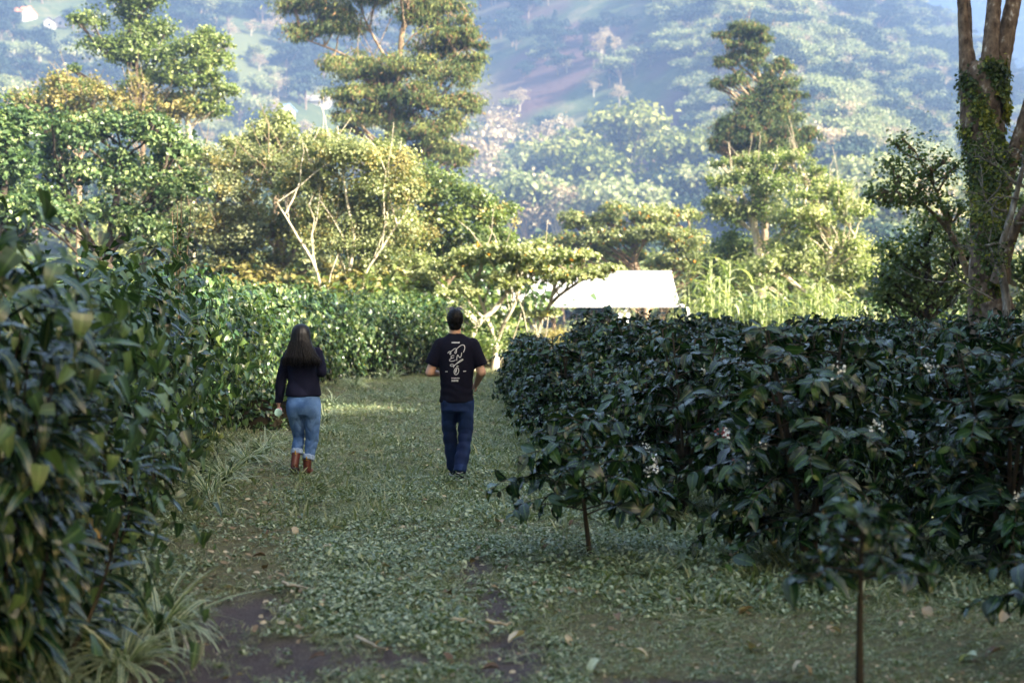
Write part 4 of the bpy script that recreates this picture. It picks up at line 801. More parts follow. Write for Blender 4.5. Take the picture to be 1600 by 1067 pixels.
def white_clusters(px, py, Y):  # clusters of small white quads set on the near coffee bushes
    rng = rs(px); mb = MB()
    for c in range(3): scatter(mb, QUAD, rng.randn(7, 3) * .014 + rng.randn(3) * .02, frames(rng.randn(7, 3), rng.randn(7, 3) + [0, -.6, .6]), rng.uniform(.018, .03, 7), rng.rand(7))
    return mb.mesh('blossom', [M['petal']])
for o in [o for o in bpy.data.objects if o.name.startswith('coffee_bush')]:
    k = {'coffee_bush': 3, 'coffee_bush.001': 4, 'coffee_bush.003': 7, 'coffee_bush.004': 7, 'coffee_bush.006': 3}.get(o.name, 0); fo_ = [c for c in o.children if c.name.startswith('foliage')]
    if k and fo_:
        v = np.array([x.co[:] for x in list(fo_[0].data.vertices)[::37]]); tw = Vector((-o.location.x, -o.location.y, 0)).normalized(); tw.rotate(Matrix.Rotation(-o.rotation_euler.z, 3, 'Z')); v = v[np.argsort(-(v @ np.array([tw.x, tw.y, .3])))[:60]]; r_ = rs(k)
        for q in r_.choice(len(v), k): link('blossom', white_clusters(int(q), 0, 0), o, tuple(v[q] + np.array([tw.x, tw.y, .5]) * .04))
random.seed(5); row = 0; y = 13.9; ORD = ['third', 'fourth', 'fifth', 'sixth', 'seventh', 'eighth', 'ninth', 'tenth', 'eleventh', 'twelfth', 'thirteenth', 'fourteenth']
COFFEE_PTS = [(.5, 9.75), (1.52, 6.15), (2.62, 6.7)] + [(a[0], a[1]) for a in near]
while y < 38 and row < 14:
    x = float(coffee_x(y)) + .75; j = 0; xr = y * .375 + .6
    while x < xr:
        p = random.randrange(5); s = random.uniform(.84, 1.10) * (.84 if j == 0 else 1.0); first = j == 0; xx, yy = x + random.uniform(-.15, .15), y + random.uniform(-.25, .25)
        n = 70 if (first and y < 22) else 26 if (y < 19) else 0
        lab = 'coffee bush at the path edge, beginning the ' + ORD[row] + ' row from the front' if first else 'coffee bush inside the ' + ORD[min(row, 11)] + ' row of the shaded field'
        if CACHE[p] is None:
            r, CACHE[p] = inst(CB_[p], 'coffee_bush', lab, 'coffee bush', (xx, yy, 0), random.random() * 6, s, 0, None if first else 'coffee bushes in the ' + ORD[min(row, 11)] + ' row')
        else: r, _m = inst(CB_[p], 'coffee_bush', lab, 'coffee bush', (xx, yy, 0), random.random() * 6, s, n, None if first else 'coffee bushes in the ' + ORD[min(row, 11)] + ' row', CACHE[p])
        r.scale.z *= random.uniform(.86, 1.10); COFFEE_PTS.append((xx, yy)); x += random.uniform(1.25, 1.45); j += 1
    y += 2.05; row += 1

def hedge_plant(seed, H=2.15, W_=.85, nst=10, nl=24, nv=520, strap='strap', vine='vine', sl=.40, vl=.11):
    rng = rs(seed); P = Plant(); sm = MB(); pos = []; dr = []; up = []; sc = []
    for s in range(nst):
        a = rng.rand() * 6.28; r0 = rng.rand() ** .5 * W_ * .45; b = np.array([math.cos(a) * r0, math.sin(a) * r0, -.05]); t = b + [math.cos(a) * W_ * .45 * rng.rand(), math.sin(a) * W_ * .45 * rng.rand(), H * rng.uniform(.45, 1.0)]
        S = curve_pts([b, (b + t) / 2 + rng.randn(3) * .06, t], 5); tube(sm, S[:-2], np.linspace(.016, .004, len(S) - 2), 5, 0, .05, rng)
        for i in range(nl):
            f = .18 + .82 * i / nl; x = f * (len(S) - 1); k = min(len(S) - 2, int(x)); p = S[k] + (S[k + 1] - S[k]) * (x - k); an = i * 2.4 + rng.randn() * .3 ; out = np.array([math.cos(an), math.sin(an), 0]) + np.array([math.cos(a), math.sin(a), 0]) * .45
            pos.append(p); o2 = np.array([p[0], p[1], 0]) / (W_ * .5); dr.append(out * .6 + o2 * .7 + rng.randn(3) * .25 + [0, 0, -.25 + 1.0 * f * rng.rand()]); up.append(np.array([0, 0, 1.]) + rng.randn(3) * .25); sc.append(sl * rng.uniform(.6, 1.15))
    n = len(pos); tn = rng.rand(n) * .85; R = frames(np.array(dr), np.array(up)); y = rng.rand(n) < .005
    pos = np.array(pos); sc = np.array(sc); P.add(STR_T, strap, pos[~y], R[~y], sc[~y], tn[~y])
    if y.any(): P.add(STR_T, 'yellow_leaf', pos[y], R[y], sc[y] * .8, tn[y])
    if nv:
        th = rng.rand(nv) * 6.28; hz = rng.rand(nv) ** .75; rad = W_ * (.62 + .42 * rng.rand(nv)) * (1 - .5 * np.clip((hz - .75) / .25, 0, 1)) * (1 + .18 * np.sin(th * 3 + hz * 7))
        pv_ = np.stack([np.cos(th) * rad, np.sin(th) * rad, .12 + hz * (H - .1) * (.92 + .1 * rng.rand(nv))], 1); nr = unit(np.stack([np.cos(th), np.sin(th), .35 + 1.2 * (hz > .8)], 1) + rng.randn(nv, 3) * .35); dn = rng.randn(nv, 3) * .5 - [0, 0, .8]
        P.add(VIN_T, vine, pv_, frames(dn - nr * (dn * nr).sum(1, keepdims=True) * .85, nr), vl * rng.uniform(.5, 1.15, nv), rng.rand(nv))
    return P, sm.mesh('stem', [M['wood']])
HP_ = {'a': [hedge_plant(200 + i, 2.15, .92, 26, 36, 420, sl=.26) for i in range(3)], 'b': [hedge_plant(210 + i, 2.2, .95, 15, 26, 430, sl=.34, vine='vine', vl=.11) for i in range(3)],
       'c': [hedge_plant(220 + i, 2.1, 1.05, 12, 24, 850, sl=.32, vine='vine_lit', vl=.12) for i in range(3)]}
HC = {}
HL = [(6.55, -.70, 'a', 1.07, 240, 'dark long-leaved hedge plant tallest at the left edge, nearest the camera'), (7.4, -.78, 'a', .92, 260, 'long-leaved hedge plant in front of the camera, with yellowing leaves'), (8.3, -.74, 'a', .93, 290, 'long-leaved hedge plant whose leaves overhang the bare earth on the left'),
      (9.3, -.80, 'a', .88, 240, 'long-leaved hedge plant ending the dark foreground clump on the left'), (10.6, -1.0, 'b', .90, 110, 'vine-covered hedge plant just beyond the dark foreground clump')]
for i, (yy, dx, kd, s, n, lab) in enumerate(HL):
    inst(HP_[kd][i % 3], 'hedge_plant', lab, 'hedge plant', (float(hedge_x(yy)) + dx, yy, 0), i * 1.3, s, n)
for i, yy in enumerate((1.2, 2.3, 3.4, 4.5, 5.5)):  # unseen plants continuing the hedge, added to darken the lower left
    inst(HP_['a'][i % 3], 'hedge_plant', 'unseen long-leaved plant continuing the left hedge, added to shade the lower left', 'hedge plant', (-3.25 + .03 * i, yy, 0), i * 1.7, 1.05, 0, 'unseen hedge plants added for shade beside the camera')
yy = 11.7; i = 0; HO = ['first', 'second', 'third', 'fourth', 'fifth', 'sixth', 'seventh', 'eighth', 'ninth', 'tenth', 'eleventh', 'twelfth', 'thirteenth', 'fourteenth', 'fifteenth', 'sixteenth', 'seventeenth', 'eighteenth', 'nineteenth', 'twentieth', 'twenty-first', 'twenty-second', 'twenty-third', 'twenty-fourth', 'twenty-fifth', 'twenty-sixth', 'twenty-seventh', 'twenty-eighth', 'twenty-ninth', 'thirtieth', 'thirty-first', 'thirty-second']
random.seed(11)
while yy < 40.6:
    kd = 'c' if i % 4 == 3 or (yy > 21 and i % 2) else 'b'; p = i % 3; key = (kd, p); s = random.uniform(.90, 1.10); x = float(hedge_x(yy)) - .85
    lab = ('long-leaved' if kd == 'b' else 'small-leaved bright green') + ' hedge plant, ' + HO[i] + ' beyond the dark foreground clump'
    n = 110 if yy < 15 else 60 if yy < 21 else 22 if yy < 27 else 0
    if key not in HC: r, HC[key] = inst(HP_[kd][p], 'hedge_plant', lab, 'hedge plant', (x, yy, 0), random.random() * 6, s, 0)
    else: inst(HP_[kd][p], 'hedge_plant', lab, 'hedge plant', (x, yy, 0), random.random() * 6, s, n, None, HC[key])
    if True:
        k2 = ('c', (i + 1) % 3)
        for d in ((1.55,) if yy < 34 else (1.3,)):
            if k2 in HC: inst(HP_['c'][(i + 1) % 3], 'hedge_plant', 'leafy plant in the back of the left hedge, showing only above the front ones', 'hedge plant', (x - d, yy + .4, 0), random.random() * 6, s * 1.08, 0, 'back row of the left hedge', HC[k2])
    yy += 1.12 if yy < 36 else .8; i += 1

# sprig sticking out above the hedge
r = tag(empty('sapling', (W(265, 0, 15)[0], 15.4, 0)), 'slim sapling sticking up above the left hedge', 'sapling'); mb = MB(); cb = MB(); rng = rs(4)
for a in range(5):
    e = np.array([rng.randn() * .25, rng.randn() * .2, 2.75 + rng.rand() * .25]); Pq = curve_pts([(0, 0, 0), (e[0] * .3, e[1] * .3, 1.6), e], 6); tube(mb, Pq, np.linspace(.015, .004, len(Pq)), 5)
    n = 46; t = rng.uniform(.55, 1, n); ii = (t * (len(Pq) - 1)).astype(int); scatter(cb, COF_T[2], Pq[ii] + rng.randn(n, 3) * .02, frames(rng.randn(n, 3) + [0, 0, .8], rng.randn(n, 3) + [0, 0, 1]), .08 * rng.uniform(.6, 1.2, n), rng.rand(n))
link('stem', mb.mesh('stem', [M['tan_bark']]), r); tag(link('foliage', cb.mesh('foliage', [M['vine']]), r), kind='stuff')

# ---------------------------------------------------------------- variegated grass tufts
TUF_T = [leaf_tpl(1, w, 8, d, .5, .0, 'strap') for w, d in ((.035, 1.4), (.04, 2.1), (.032, 2.7), (.036, .8))]
def tuft(seed, n=110, L=.5):
    rng = rs(seed); P = Plant(); a = rng.rand(n) * 6.28; pos = np.stack([np.cos(a) * .05, np.sin(a) * .05, np.full(n, .0)], 1) * rng.rand(n, 1)
    d = np.stack([np.cos(a), np.sin(a), rng.uniform(.5, 2.6, n)], 1); P.add(TUF_T, 'tuft', pos, frames(d, np.tile([0, 0, 1.], (n, 1)) + .2 * rng.randn(n, 3)), L * rng.uniform(.6, 1.15, n), rng.rand(n)); sm = MB(); tube(sm, [(0, 0, -.03), (0, 0, .04)], [.04, .02], 6); return P, sm.mesh('root', [M['wood']])
TP = [tuft(1), tuft(2), tuft(3)]; TC = [None] * 3
for i, (px, Y, s, n, lab) in enumerate([(245, 7.5, 1.05, 130, 'large variegated grass tuft at the lower left beside the bare earth'), (190, 6.75, .95, 110, 'variegated grass tuft cut by the bottom edge at the lower left'), (60, 6.6, .7, 40, 'small variegated grass tuft in the bottom left corner'), (325, 13.2, 1.0, 60, 'pale grass tuft under the hedge, nearest of the group left of the woman'),
         (352, 14.4, 1.1, 60, 'full pale grass tuft under the hedge, left of the woman'), (386, 16.0, 1.05, 40, 'pale grass tuft under the hedge, between two others left of the woman'), (412, 17.3, .9, 30, 'pale grass tuft nearest to the woman on her left'), (436, 18.6, .7, 24, 'pale grass tuft seen beside the lower legs of the woman'),
         (512, 19.8, .9, 30, 'pale grass tuft just right of the woman'), (508, 22.5, .9, 0, 'pale grass tuft right of the woman, behind the closer one'), (520, 26, 1.0, 0, 'pale grass tuft far along the hedge beyond the woman'), (550, 33, 1.1, 0, 'far pale grass tuft at the hedge foot near the path end'), (610, 36.5, 1.2, 0, 'farthest pale grass tuft where the path ends')]):
    k = i % 3
    if n: inst(TP[k], 'grass_tuft', lab, 'grass tuft', (W(px, 0, Y)[0], Y, 0), i, s, n, stuffname='blades')
    else: r, TC[k] = inst(TP[k], 'grass_tuft', lab, 'grass tuft', (W(px, 0, Y)[0], Y, 0), i, s, 0, None, TC[k], stuffname='blades')

# earth bank with round-leaved plant behind the woman's cup
r = tag(empty('earth_mound', (W(418, 0, 21)[0], 21, 0)), 'small dark earth mound overgrown with leaves behind the woman on the left', 'mound'); rng = rs(6)
mb = MB(); u = np.linspace(0, 2 * PI, 20, endpoint=False); V = []
for j, h in enumerate(np.linspace(0, 1, 8)):
    for a in u: rr = .55 * math.cos(h * PI / 2) * (1 + .15 * math.sin(a * 3 + h * 4)) * (1 + .05 * rng.randn()); V.append((math.cos(a) * rr, math.sin(a) * rr * .8, .5 * math.sin(h * PI / 2) - .04))
Fq = [(j * 20 + i, j * 20 + (i + 1) % 20, (j + 1) * 20 + (i + 1) % 20, (j + 1) * 20 + i) for j in range(7) for i in range(20)]; mb.add(V, Fq, 0, None, True)
M['soil'] = plain('dark_soil', (.022, .019, .012), .95, .1, .4, 12, bmp=.8); link('soil', mb.mesh('soil', [M['soil']]), r)
cb = MB(); n = 700; a = rng.rand(n) * 6.28; h = rng.rand(n); cc_ = np.cos(h * 1.5); pp_ = np.stack([np.cos(a) * .60 * cc_, np.sin(a) * .50 * cc_, .03 + .52 * np.sin(h * 1.5)], 1); scatter(cb, VIN_T[0], pp_, frames(rng.randn(n, 3), rng.randn(n, 3) * .4 + [0, -.4, 1]), .09 * rng.uniform(.5, 1.2, n), rng.rand(n)); tag(link('foliage', cb.mesh('foliage', [M['vine']]), r), kind='stuff')

# ---------------------------------------------------------------- grass, weeds and litter
def clump(seed, n, rad, h0, h1, mat, kind):
    rng = rs(seed); mb = MB(); a = rng.rand(n) * 6.28; r = rad * rng.rand(n) ** .6; pos = np.stack([np.cos(a) * r, np.sin(a) * r, np.full(n, -.008)], 1)
    if kind == 'blade':
        t = leaf_tpl(1, .085, 3, .9, .3, 0, 'strap'); t2 = leaf_tpl(1, .075, 3, 1.7, .3, 0, 'strap'); d = np.stack([rng.randn(n), rng.randn(n), rng.uniform(.4, 1.9, n)], 1); k = rng.rand(n) < .5; s = rng.uniform(h0, h1, n); R = frames(d, np.tile([0, 0, 1.], (n, 1)) + .3 * rng.randn(n, 3)); tn = rng.rand(n)
        scatter(mb, t, pos[k], R[k], s[k], tn[k]); scatter(mb, t2, pos[~k], R[~k], s[~k], tn[~k])
    else:
        t = leaf_tpl(1, .5, 3, .5, .2, 0, 'oval'); pos[:, 2] = rng.uniform(h0, h1, n); d = rng.randn(n, 3) * [1, 1, .25]; scatter(mb, t, pos, frames(d, rng.randn(n, 3) * .5 + [0, 0, 1]), rng.uniform(.008, .040, n) ** 1.0, rng.rand(n) ** 1.6)
    return mb.mesh('clump', [M[mat]])
def ground_pts(seed, n, dens):
    r = rs(seed); Y = 6.0 + 36 * r.rand(n) ** 1.55; X = r.uniform(-1, 1, n) * (.375 * Y + .5)
    d = dirt_field(X, Y); k = (X > hedge_x(Y) - .5) & (r.rand(n) < dens(X, Y) * (1 - .93 * np.clip(d * 1.5, 0, 1)))
    return X[k], Y[k], r
def patch(X, Y, f=1.0): return .5 + .5 * np.sin(X * 3.1 * f + 1.3 * np.sin(Y * 1.9 * f)) * np.sin(Y * 2.3 * f + 1.7 * np.sin(X * 2.2 * f + 2))
def edge_dry(X, Y): return np.clip(1.15 - np.exp(-((X - hedge_x(Y) - .38) / .50) ** 2) * (Y < 32) * 1.0, .12, 1)
def cluster_grass(name, me, seed, n, dens, s0, s1, lab):
    X, Y, r = ground_pts(seed, n, dens); m = len(X); low = np.where((Y < 8.0) & (X > .3), .7, 1) * np.where(Y < 7.4, .75, 1)
    gn_instances(name, np.stack([X, Y, gz(X, Y) - .003], 1), np.stack([.12 * r.randn(m), .12 * r.randn(m), r.rand(m) * 6.28], 1), r.uniform(s0, s1, m) * low, me, lab)
inrow = lambda X, Y: (X > coffee_x(Y) - .4)
cluster_grass('short_grass', clump(1, 34, .075, .03, .085, 'grass', 'blade'), 1, 42000, lambda X, Y: (.55 + .45 * patch(X, Y)) * edge_dry(X, Y), .6, 1.15, 'short mown grass covering the path')
cluster_grass('short_grass', clump(2, 26, .08, .04, .12, 'grass', 'blade'), 2, 24000, lambda X, Y: (.2 + .8 * patch(X + 3, Y, .8)) * edge_dry(X, Y) * (.5 + .5 * inrow(X, Y)), .6, 1.3, 'longer grass mixed into the path lawn')
def far_grass():
    r = rs(55); n = 46000; Y = 11.5 + 29 * r.rand(n) ** 1.15; X = r.uniform(-1, 1, n) * (.375 * Y + .5); k = (X > hedge_x(Y) - .4) & (X < coffee_x(Y) + 1.4) & (r.rand(n) < (.35 + .65 * patch(X, Y, .8)) * (.35 + .65 * edge_dry(X, Y))); X, Y = X[k], Y[k]; m = len(X)
    gn_instances('short_grass', np.stack([X, Y, gz(X, Y)], 1), np.stack([.15 * r.randn(m), .15 * r.randn(m), r.rand(m) * 6.28], 1), r.uniform(.6, 1.7, m) * (1 + .35 * (patch(X + 5, Y, 1.7) > .7)), clump(8, 26, .10, .03, .10, 'grass', 'blade'), 'uneven grass around and beyond the two walkers')
far_grass()
cluster_grass('long_grass', clump(3, 30, .10, .12, .30, 'grass', 'blade'), 3, 9000, lambda X, Y: np.clip((X - coffee_x(Y) + .7) / .6, 0, 1) * (Y > 8.2) * (.35 + .65 * patch(X, Y, .7)), .5, 1.1, 'taller grass growing under the coffee bushes')
cluster_grass('ground_weeds', clump(4, 30, .085, .012, .05, 'weed', 'oval'), 4, 30000, lambda X, Y: np.clip(patch(X, Y, .9) * 1.5 - .15, 0, 1) * edge_dry(X, Y) * np.clip((19 - Y) / 9, .12, 1) * np.where((Y < 8.1) & (X > .4), .3, 1), .6, 1.25, 'small pale round-leaved weeds spread through the grass')
cluster_grass('ground_weeds', clump(5, 24, .09, .02, .09, 'weed', 'oval'), 5, 15000, lambda X, Y: np.clip(patch(X + 9, Y + 4, .7) * 1.6 - .4, 0, 1) * edge_dry(X, Y) * np.where((Y < 8.1) & (X > .4), .15, 1), .7, 1.5, 'taller leafy weeds among the path grass')
cluster_grass('short_grass', clump(7, 30, .07, .015, .045, 'grass', 'blade'), 7, 60000, lambda X, Y: np.where((Y < 8.6), .9, .35) * (.45 + .55 * patch(X, Y, 2.3)), .7, 1.4, 'very short dry grass over the bare strips')
cluster_grass('leaf_litter', clump(6, 3, .12, .012, .03, 'litter', 'oval'), 6, 7000, lambda X, Y: .25 + .75 * (1 - edge_dry(X, Y)) + .5 * (Y < 8.5), .6, 1.8, 'small dry leaf fragments scattered on the ground')

LIT_T = [leaf_tpl(1, w, 6, d, f, .05, 'oval') for w, d, f in ((.5, .9, .6), (.42, 1.5, .5), (.6, .4, .8))]
def fallen(px, py, s, tone, k, lab, grp=None, cat='fallen leaf', mat='litter'):
    Y = CAMH * F / (py - HZ); V, Fq, lc = LIT_T[k]; l2 = lc.copy(); l2[:, 0] = tone; mb = MB(); mb.add(V, Fq, 0, l2, True)
    o = link('fallen_leaf', mb.mesh('fallen_leaf', [M[mat]]), None, (W(px, 0, Y)[0], Y, float(gz(np.array(W(px, 0, Y)[0]), np.array(Y))) + .045)); o.scale = (s,) * 3; r = random.uniform(0, 6); o.rotation_euler = (random.uniform(-.3, .3), random.uniform(-.3, .3), r); tag(o, lab, cat, grp)
fallen(703, 852, .13, .02, 1, 'dark curled leaf standing up on the path below the man', mat='wood')
fallen(533, 826, .13, .85, 0, 'pale tan fallen leaf on the grass left of the path middle'); fallen(520, 858, .11, .95, 0, 'cream fallen leaf below another pale leaf left of the path middle'); fallen(940, 1046, .14, 1, 1, 'long pale green leaf lying near the bottom edge, right of the centre', mat='weed')
fallen(1530, 1040, .15, 1, 1, 'pale green leaf lying at the lower right corner', mat='weed'); fallen(780, 1052, .09, 0, 2, 'brown curled leaf on the bare earth at the bottom centre'); fallen(536, 730, .17, 1, 1, 'long pale dry leaf right of the woman\'s boots'); fallen(458, 824, .13, .9, 1, 'pale dry leaf below the woman')
fallen(820, 1000, .12, .9, 2, 'dry leaf beside the horizontal stick on bare earth'); fallen(1450, 968, .14, .5, 1, 'orange-brown leaf on the ground right of the front stem'); fallen(1180, 958, .14, .3, 0, 'brown leaf on the ground left of the front stem')
random.seed(2)
for i in range(46):
    py = random.uniform(760, 1062); px = random.uniform(400, 1150) if py < 960 else random.uniform(480, 1580); fallen(px, py, random.uniform(.05, .12), random.random(), i % 3, 'small dry leaf lying in the grass of the path', 'small dry leaves on the path')
def stick(px0, py0, px1, py1, r, lab):
    Y0 = CAMH * F / (py0 - HZ); Y1 = CAMH * F / (py1 - HZ); a = W(px0, 0, Y0); b = W(px1, 0, Y1); a[2] = b[2] = .05; rng = rs(int(px0)); mb = MB(); t = np.linspace(0, 1, 8)[:, None]
    P = (b - a) * t + rng.randn(8, 3) * .008 * [1, 1, .5]; tube(mb, P, np.linspace(r, r * .6, 8), 6, 0, .1, rng); o = link('stick', mb.mesh('stick', [M['pale_bark']]), None, a); tag(o, lab, 'stick')
stick(556, 1012, 598, 1033, .012, 'pale stick lying left of the small bare patch at the bottom'); stick(704, 982, 744, 987, .012, 'pale stick lying across the grass left of the bare centre strip'); stick(762, 988, 800, 990, .009, 'thin pale stick on the bare centre strip')
stick(440, 925, 480, 932, .011, 'short pale stick on the grass at the left'); stick(300, 1045, 275, 1000, .008, 'thin tan stick leaning over the bare earth at the lower left')

# ---------------------------------------------------------------- people
def cap(mb, p0, r0, p1, r1, flat=(False, False), sides=16, rings=4):
    """tapered limb piece with rounded ends, cross-section radii (x, y)"""
    p0 = np.array(p0, float); p1 = np.array(p1, float); r0 = np.array(r0 if hasattr(r0, '__len__') else (r0, r0), float); r1 = np.array(r1 if hasattr(r1, '__len__') else (r1, r1), float)
    d = unit(p1 - p0); ref = np.array([1., 0, 0]) if abs(d[0]) < .8 else np.array([0, 0, 1.]); x = unit(ref - d * (ref @ d)); y = np.cross(d, x); R = []; C = []
    for i in range(rings + 1):
        a = PI / 2 * (1 - i / rings)
        if flat[0] and i < rings: continue
        C.append(p0 - d * math.sin(a) * r0.mean()); R.append(r0 * max(.02, math.cos(a)))
    for t in (.25, .5, .75): C.append(p0 + (p1 - p0) * t); R.append(r0 + (r1 - r0) * t)
    for i in range(rings + 1):
        a = PI / 2 * i / rings
        if flat[1] and i > 0: continue
        C.append(p1 + d * math.sin(a) * r1.mean()); R.append(r1 * max(.02, math.cos(a)))
    th = np.linspace(0, 2 * PI, sides, endpoint=False); V = []
    for c, r in zip(C, R): V += [c + x * r[0] * math.cos(t) + y * r[1] * math.sin(t) for t in th]
    n = len(C); Fq = [(i * sides + j, i * sides + (j + 1) % sides, (i + 1) * sides + (j + 1) % sides, (i + 1) * sides + j) for i in range(n - 1) for j in range(sides)]
    b = mb.n; mb.add(V, Fq); mb.add([V[i] for i in range(sides)], [tuple(range(sides))[::-1]]); mb.add([V[i] for i in range((n - 1) * sides, n * sides)], [tuple(range(sides))])
def loft(mb, rings, sides=40, pw=2.3):
    """rings (cx, cy, z, rx, ry) stacked upwards"""
    th = np.linspace(0, 2 * PI, sides, endpoint=False); c, s = np.cos(th), np.sin(th); cx_ = np.sign(c) * np.abs(c) ** (2 / pw); sy = np.sign(s) * np.abs(s) ** (2 / pw); Q = curve_pts(rings, 5) if len(rings) > 2 else np.array(rings)
    V = np.concatenate([np.stack([q[0] + q[3] * cx_, q[1] + q[4] * sy, np.full(sides, q[2])], 1) for q in Q]); n = len(Q)
    Fq = [(i * sides + j, i * sides + (j + 1) % sides, (i + 1) * sides + (j + 1) % sides, (i + 1) * sides + j) for i in range(n - 1) for j in range(sides)]; mb.add(V, Fq); mb.add(V[:sides], [tuple(range(sides))[::-1]]); mb.add(V[-sides:], [tuple(range(sides))])
def remesh(mb, name, mat, voxel, smooth_it, disp=None, parent=None):
    me = bpy.data.meshes.new('t'); V = np.concatenate(mb.v); faces = [tuple(r) for f in mb.f for r in f.tolist()]; me.from_pydata(V.tolist(), [], faces)
    bm = bmesh.new(); bm.from_mesh(me); bmesh.ops.remove_doubles(bm, verts=bm.verts, dist=1e-5); bmesh.ops.recalc_face_normals(bm, faces=bm.faces); bm.to_mesh(me); bm.free()
    o = bpy.data.objects.new('t', me); COL.objects.link(o); r = o.modifiers.new('r', 'REMESH'); r.mode = 'VOXEL'; r.voxel_size = voxel; r.use_smooth_shade = True
    if smooth_it: q = o.modifiers.new('s', 'SMOOTH'); q.iterations = smooth_it; q.factor = .6
    dg = bpy.context.evaluated_depsgraph_get(); m2 = bpy.data.meshes.new_from_object(o.evaluated_get(dg)); bpy.data.objects.remove(o); bpy.data.meshes.remove(me); m2.name = name
    n = len(m2.vertices); co = np.empty(n * 3); m2.vertices.foreach_get('co', co); co = co.reshape(-1, 3)
    if disp:
        no = np.empty(n * 3); m2.vertex_normals.foreach_get('vector', no); no = no.reshape(-1, 3); co = co + no * disp(co)[:, None]; m2.vertices.foreach_set('co', co.ravel())
    m2.polygons.foreach_set('use_smooth', np.ones(len(m2.polygons), bool)); m2.materials.clear(); m2.materials.append(M[mat]); m2.update()
    return link(name, m2, parent) if parent is not None else m2
def folds(seed, amp, fz=18, fx=9, n=7):
    r = rs(seed); W3 = r.randn(n, 3) * [fx, fx, fz]; ph = r.rand(n) * 6.28
    return lambda co: amp * (np.abs(np.sin(co @ W3[0] + 1.4 * np.sin(co @ W3[1] + ph[1]) + ph[0])) ** .7 - .5 + .5 * np.sin(co @ W3[2] + np.sin(co @ W3[3]) + ph[2]) + .3 * np.sin(co @ (W3[4] * 1.6) + ph[4]))
def hand(mb, w, d, nrm, side, s=1.0, curl=.9):
    """w wrist, d direction of the fingers, nrm palm normal, side +1/-1 puts the thumb"""
    w = np.array(w, float); d = unit(np.array(d, float)); nrm = unit(np.array(nrm, float) - d * (np.array(nrm) @ d)); x = np.cross(d, nrm) * side
    for k in (-1.1, -.35, .35, 1.1): cap(mb, w + x * k * .010 * s, .015 * s, w + d * .085 * s + x * k * .019 * s, .0115 * s, sides=10, rings=3)
    for k, L in ((1.6, .066), (.55, .078), (-.5, .072), (-1.5, .056)):
        p = w + d * .088 * s + x * k * .0135 * s; a = .35 * curl; r = .0088 * s
        for q, f in enumerate((.45, .32, .26)):
            dd = unit(d * math.cos(a) + nrm * math.sin(a)); e = p + dd * L * f * 1.05 * s; cap(mb, p, r, e, r * .92, sides=8, rings=2); p = e; r *= .92; a += .75 * curl
    p = w + d * .025 * s + x * .024 * s; e = p + (d * .6 + x * .75 + nrm * .3) * .042 * s; cap(mb, p, .013 * s, e, .010 * s, sides=8, rings=2); cap(mb, e, .010 * s, e + (d * .9 + nrm * .5) * .028 * s, .008 * s, sides=8, rings=2)
def head(mb, c, s=1.0, yaw=0.0):
    """skull, jaw, nose, ears, brow and lips; c is the middle of the head, face towards +Y"""
    c = np.array(c, float); P = lambda x, y, z: c + np.array([x * math.cos(yaw) - y * math.sin(yaw), x * math.sin(yaw) + y * math.cos(yaw), z]) * s
    cap(mb, P(0, -.012, .035), (.074 * s, .088 * s), P(0, .0, .012), (.070 * s, .085 * s)); cap(mb, P(0, .022, -.01), (.062 * s, .066 * s), P(0, .05, -.085), (.034 * s, .030 * s)); cap(mb, P(-.035, .03, -.06), .026 * s, P(.035, .03, -.06), .026 * s)
    cap(mb, P(0, .088, .02), .009 * s, P(0, .108, -.018), .014 * s, sides=10); cap(mb, P(-.032, .078, .034), .012 * s, P(.032, .078, .034), .012 * s, sides=10); cap(mb, P(-.018, .085, -.048), .008 * s, P(.018, .085, -.048), .008 * s, sides=8)
    for sg in (-1, 1): cap(mb, P(sg * .076, .0, .022), (.010 * s, .018 * s), P(sg * .074, .006, -.022), (.008 * s, .012 * s), sides=10); cap(mb, P(sg * .045, .065, -.01), .018 * s, P(sg * .04, .07, -.02), .016 * s, sides=10)
    return P
def eyes(P, s, root):
    for sg in (-1, 1):
        mb = MB(); c = P(sg * .031, .077, .008); cap(mb, c - [0, .002, 0], .0125 * s, c + [0, .002, 0], .0125 * s, sides=12); link('eye', mb.mesh('eye', [M['eye']]), root)

M['skin'] = plain('skin', (.52, .30, .21), .5, .4, .08, 30); M['skin_w'] = plain('woman_skin', (.60, .38, .30), .5, .4, .06, 30); M['eye'] = plain('eye_white', (.6, .58, .55), .2, .6)
M['tee'] = plain('black_navy_cotton', (.006, .006, .014), .9, .12, .25, 40, bmp=.15); M['sweater'] = plain('navy_knit', (.008, .009, .024), .95, .12, .3, 120, bmp=.4)
def denim(name, c1, c2):
    m, nt, bs, out = newmat(name); n1 = noise(nt, 3.5, 4, texco(nt)); n2 = noise(nt, 160, 2, texco(nt)); c = ramp(nt, [(.38, c1), (.62, c2)], n1.outputs[0]).outputs[0]; r2 = ramp(nt, [(.3, (.8, .8, .8)), (.7, (1.2, 1.2, 1.2))], n2.outputs[0]); c = mixc(nt, 1, c, r2.outputs[0], 'MULTIPLY')
    nt.links.new(c, bs.inputs['Base Color']); bs.inputs['Roughness'].default_value = .85; bs.inputs['Specular IOR Level'].default_value = .25; nt.links.new(bump(nt, n2.outputs[0], .3, .002), bs.inputs['Normal']); M[name] = m
denim('dark_denim', (.004, .012, .050), (.010, .030, .105)); denim('light_denim', (.040, .10, .26), (.11, .21, .42)); denim('cuff_denim', (.22, .32, .50), (.32, .42, .58))
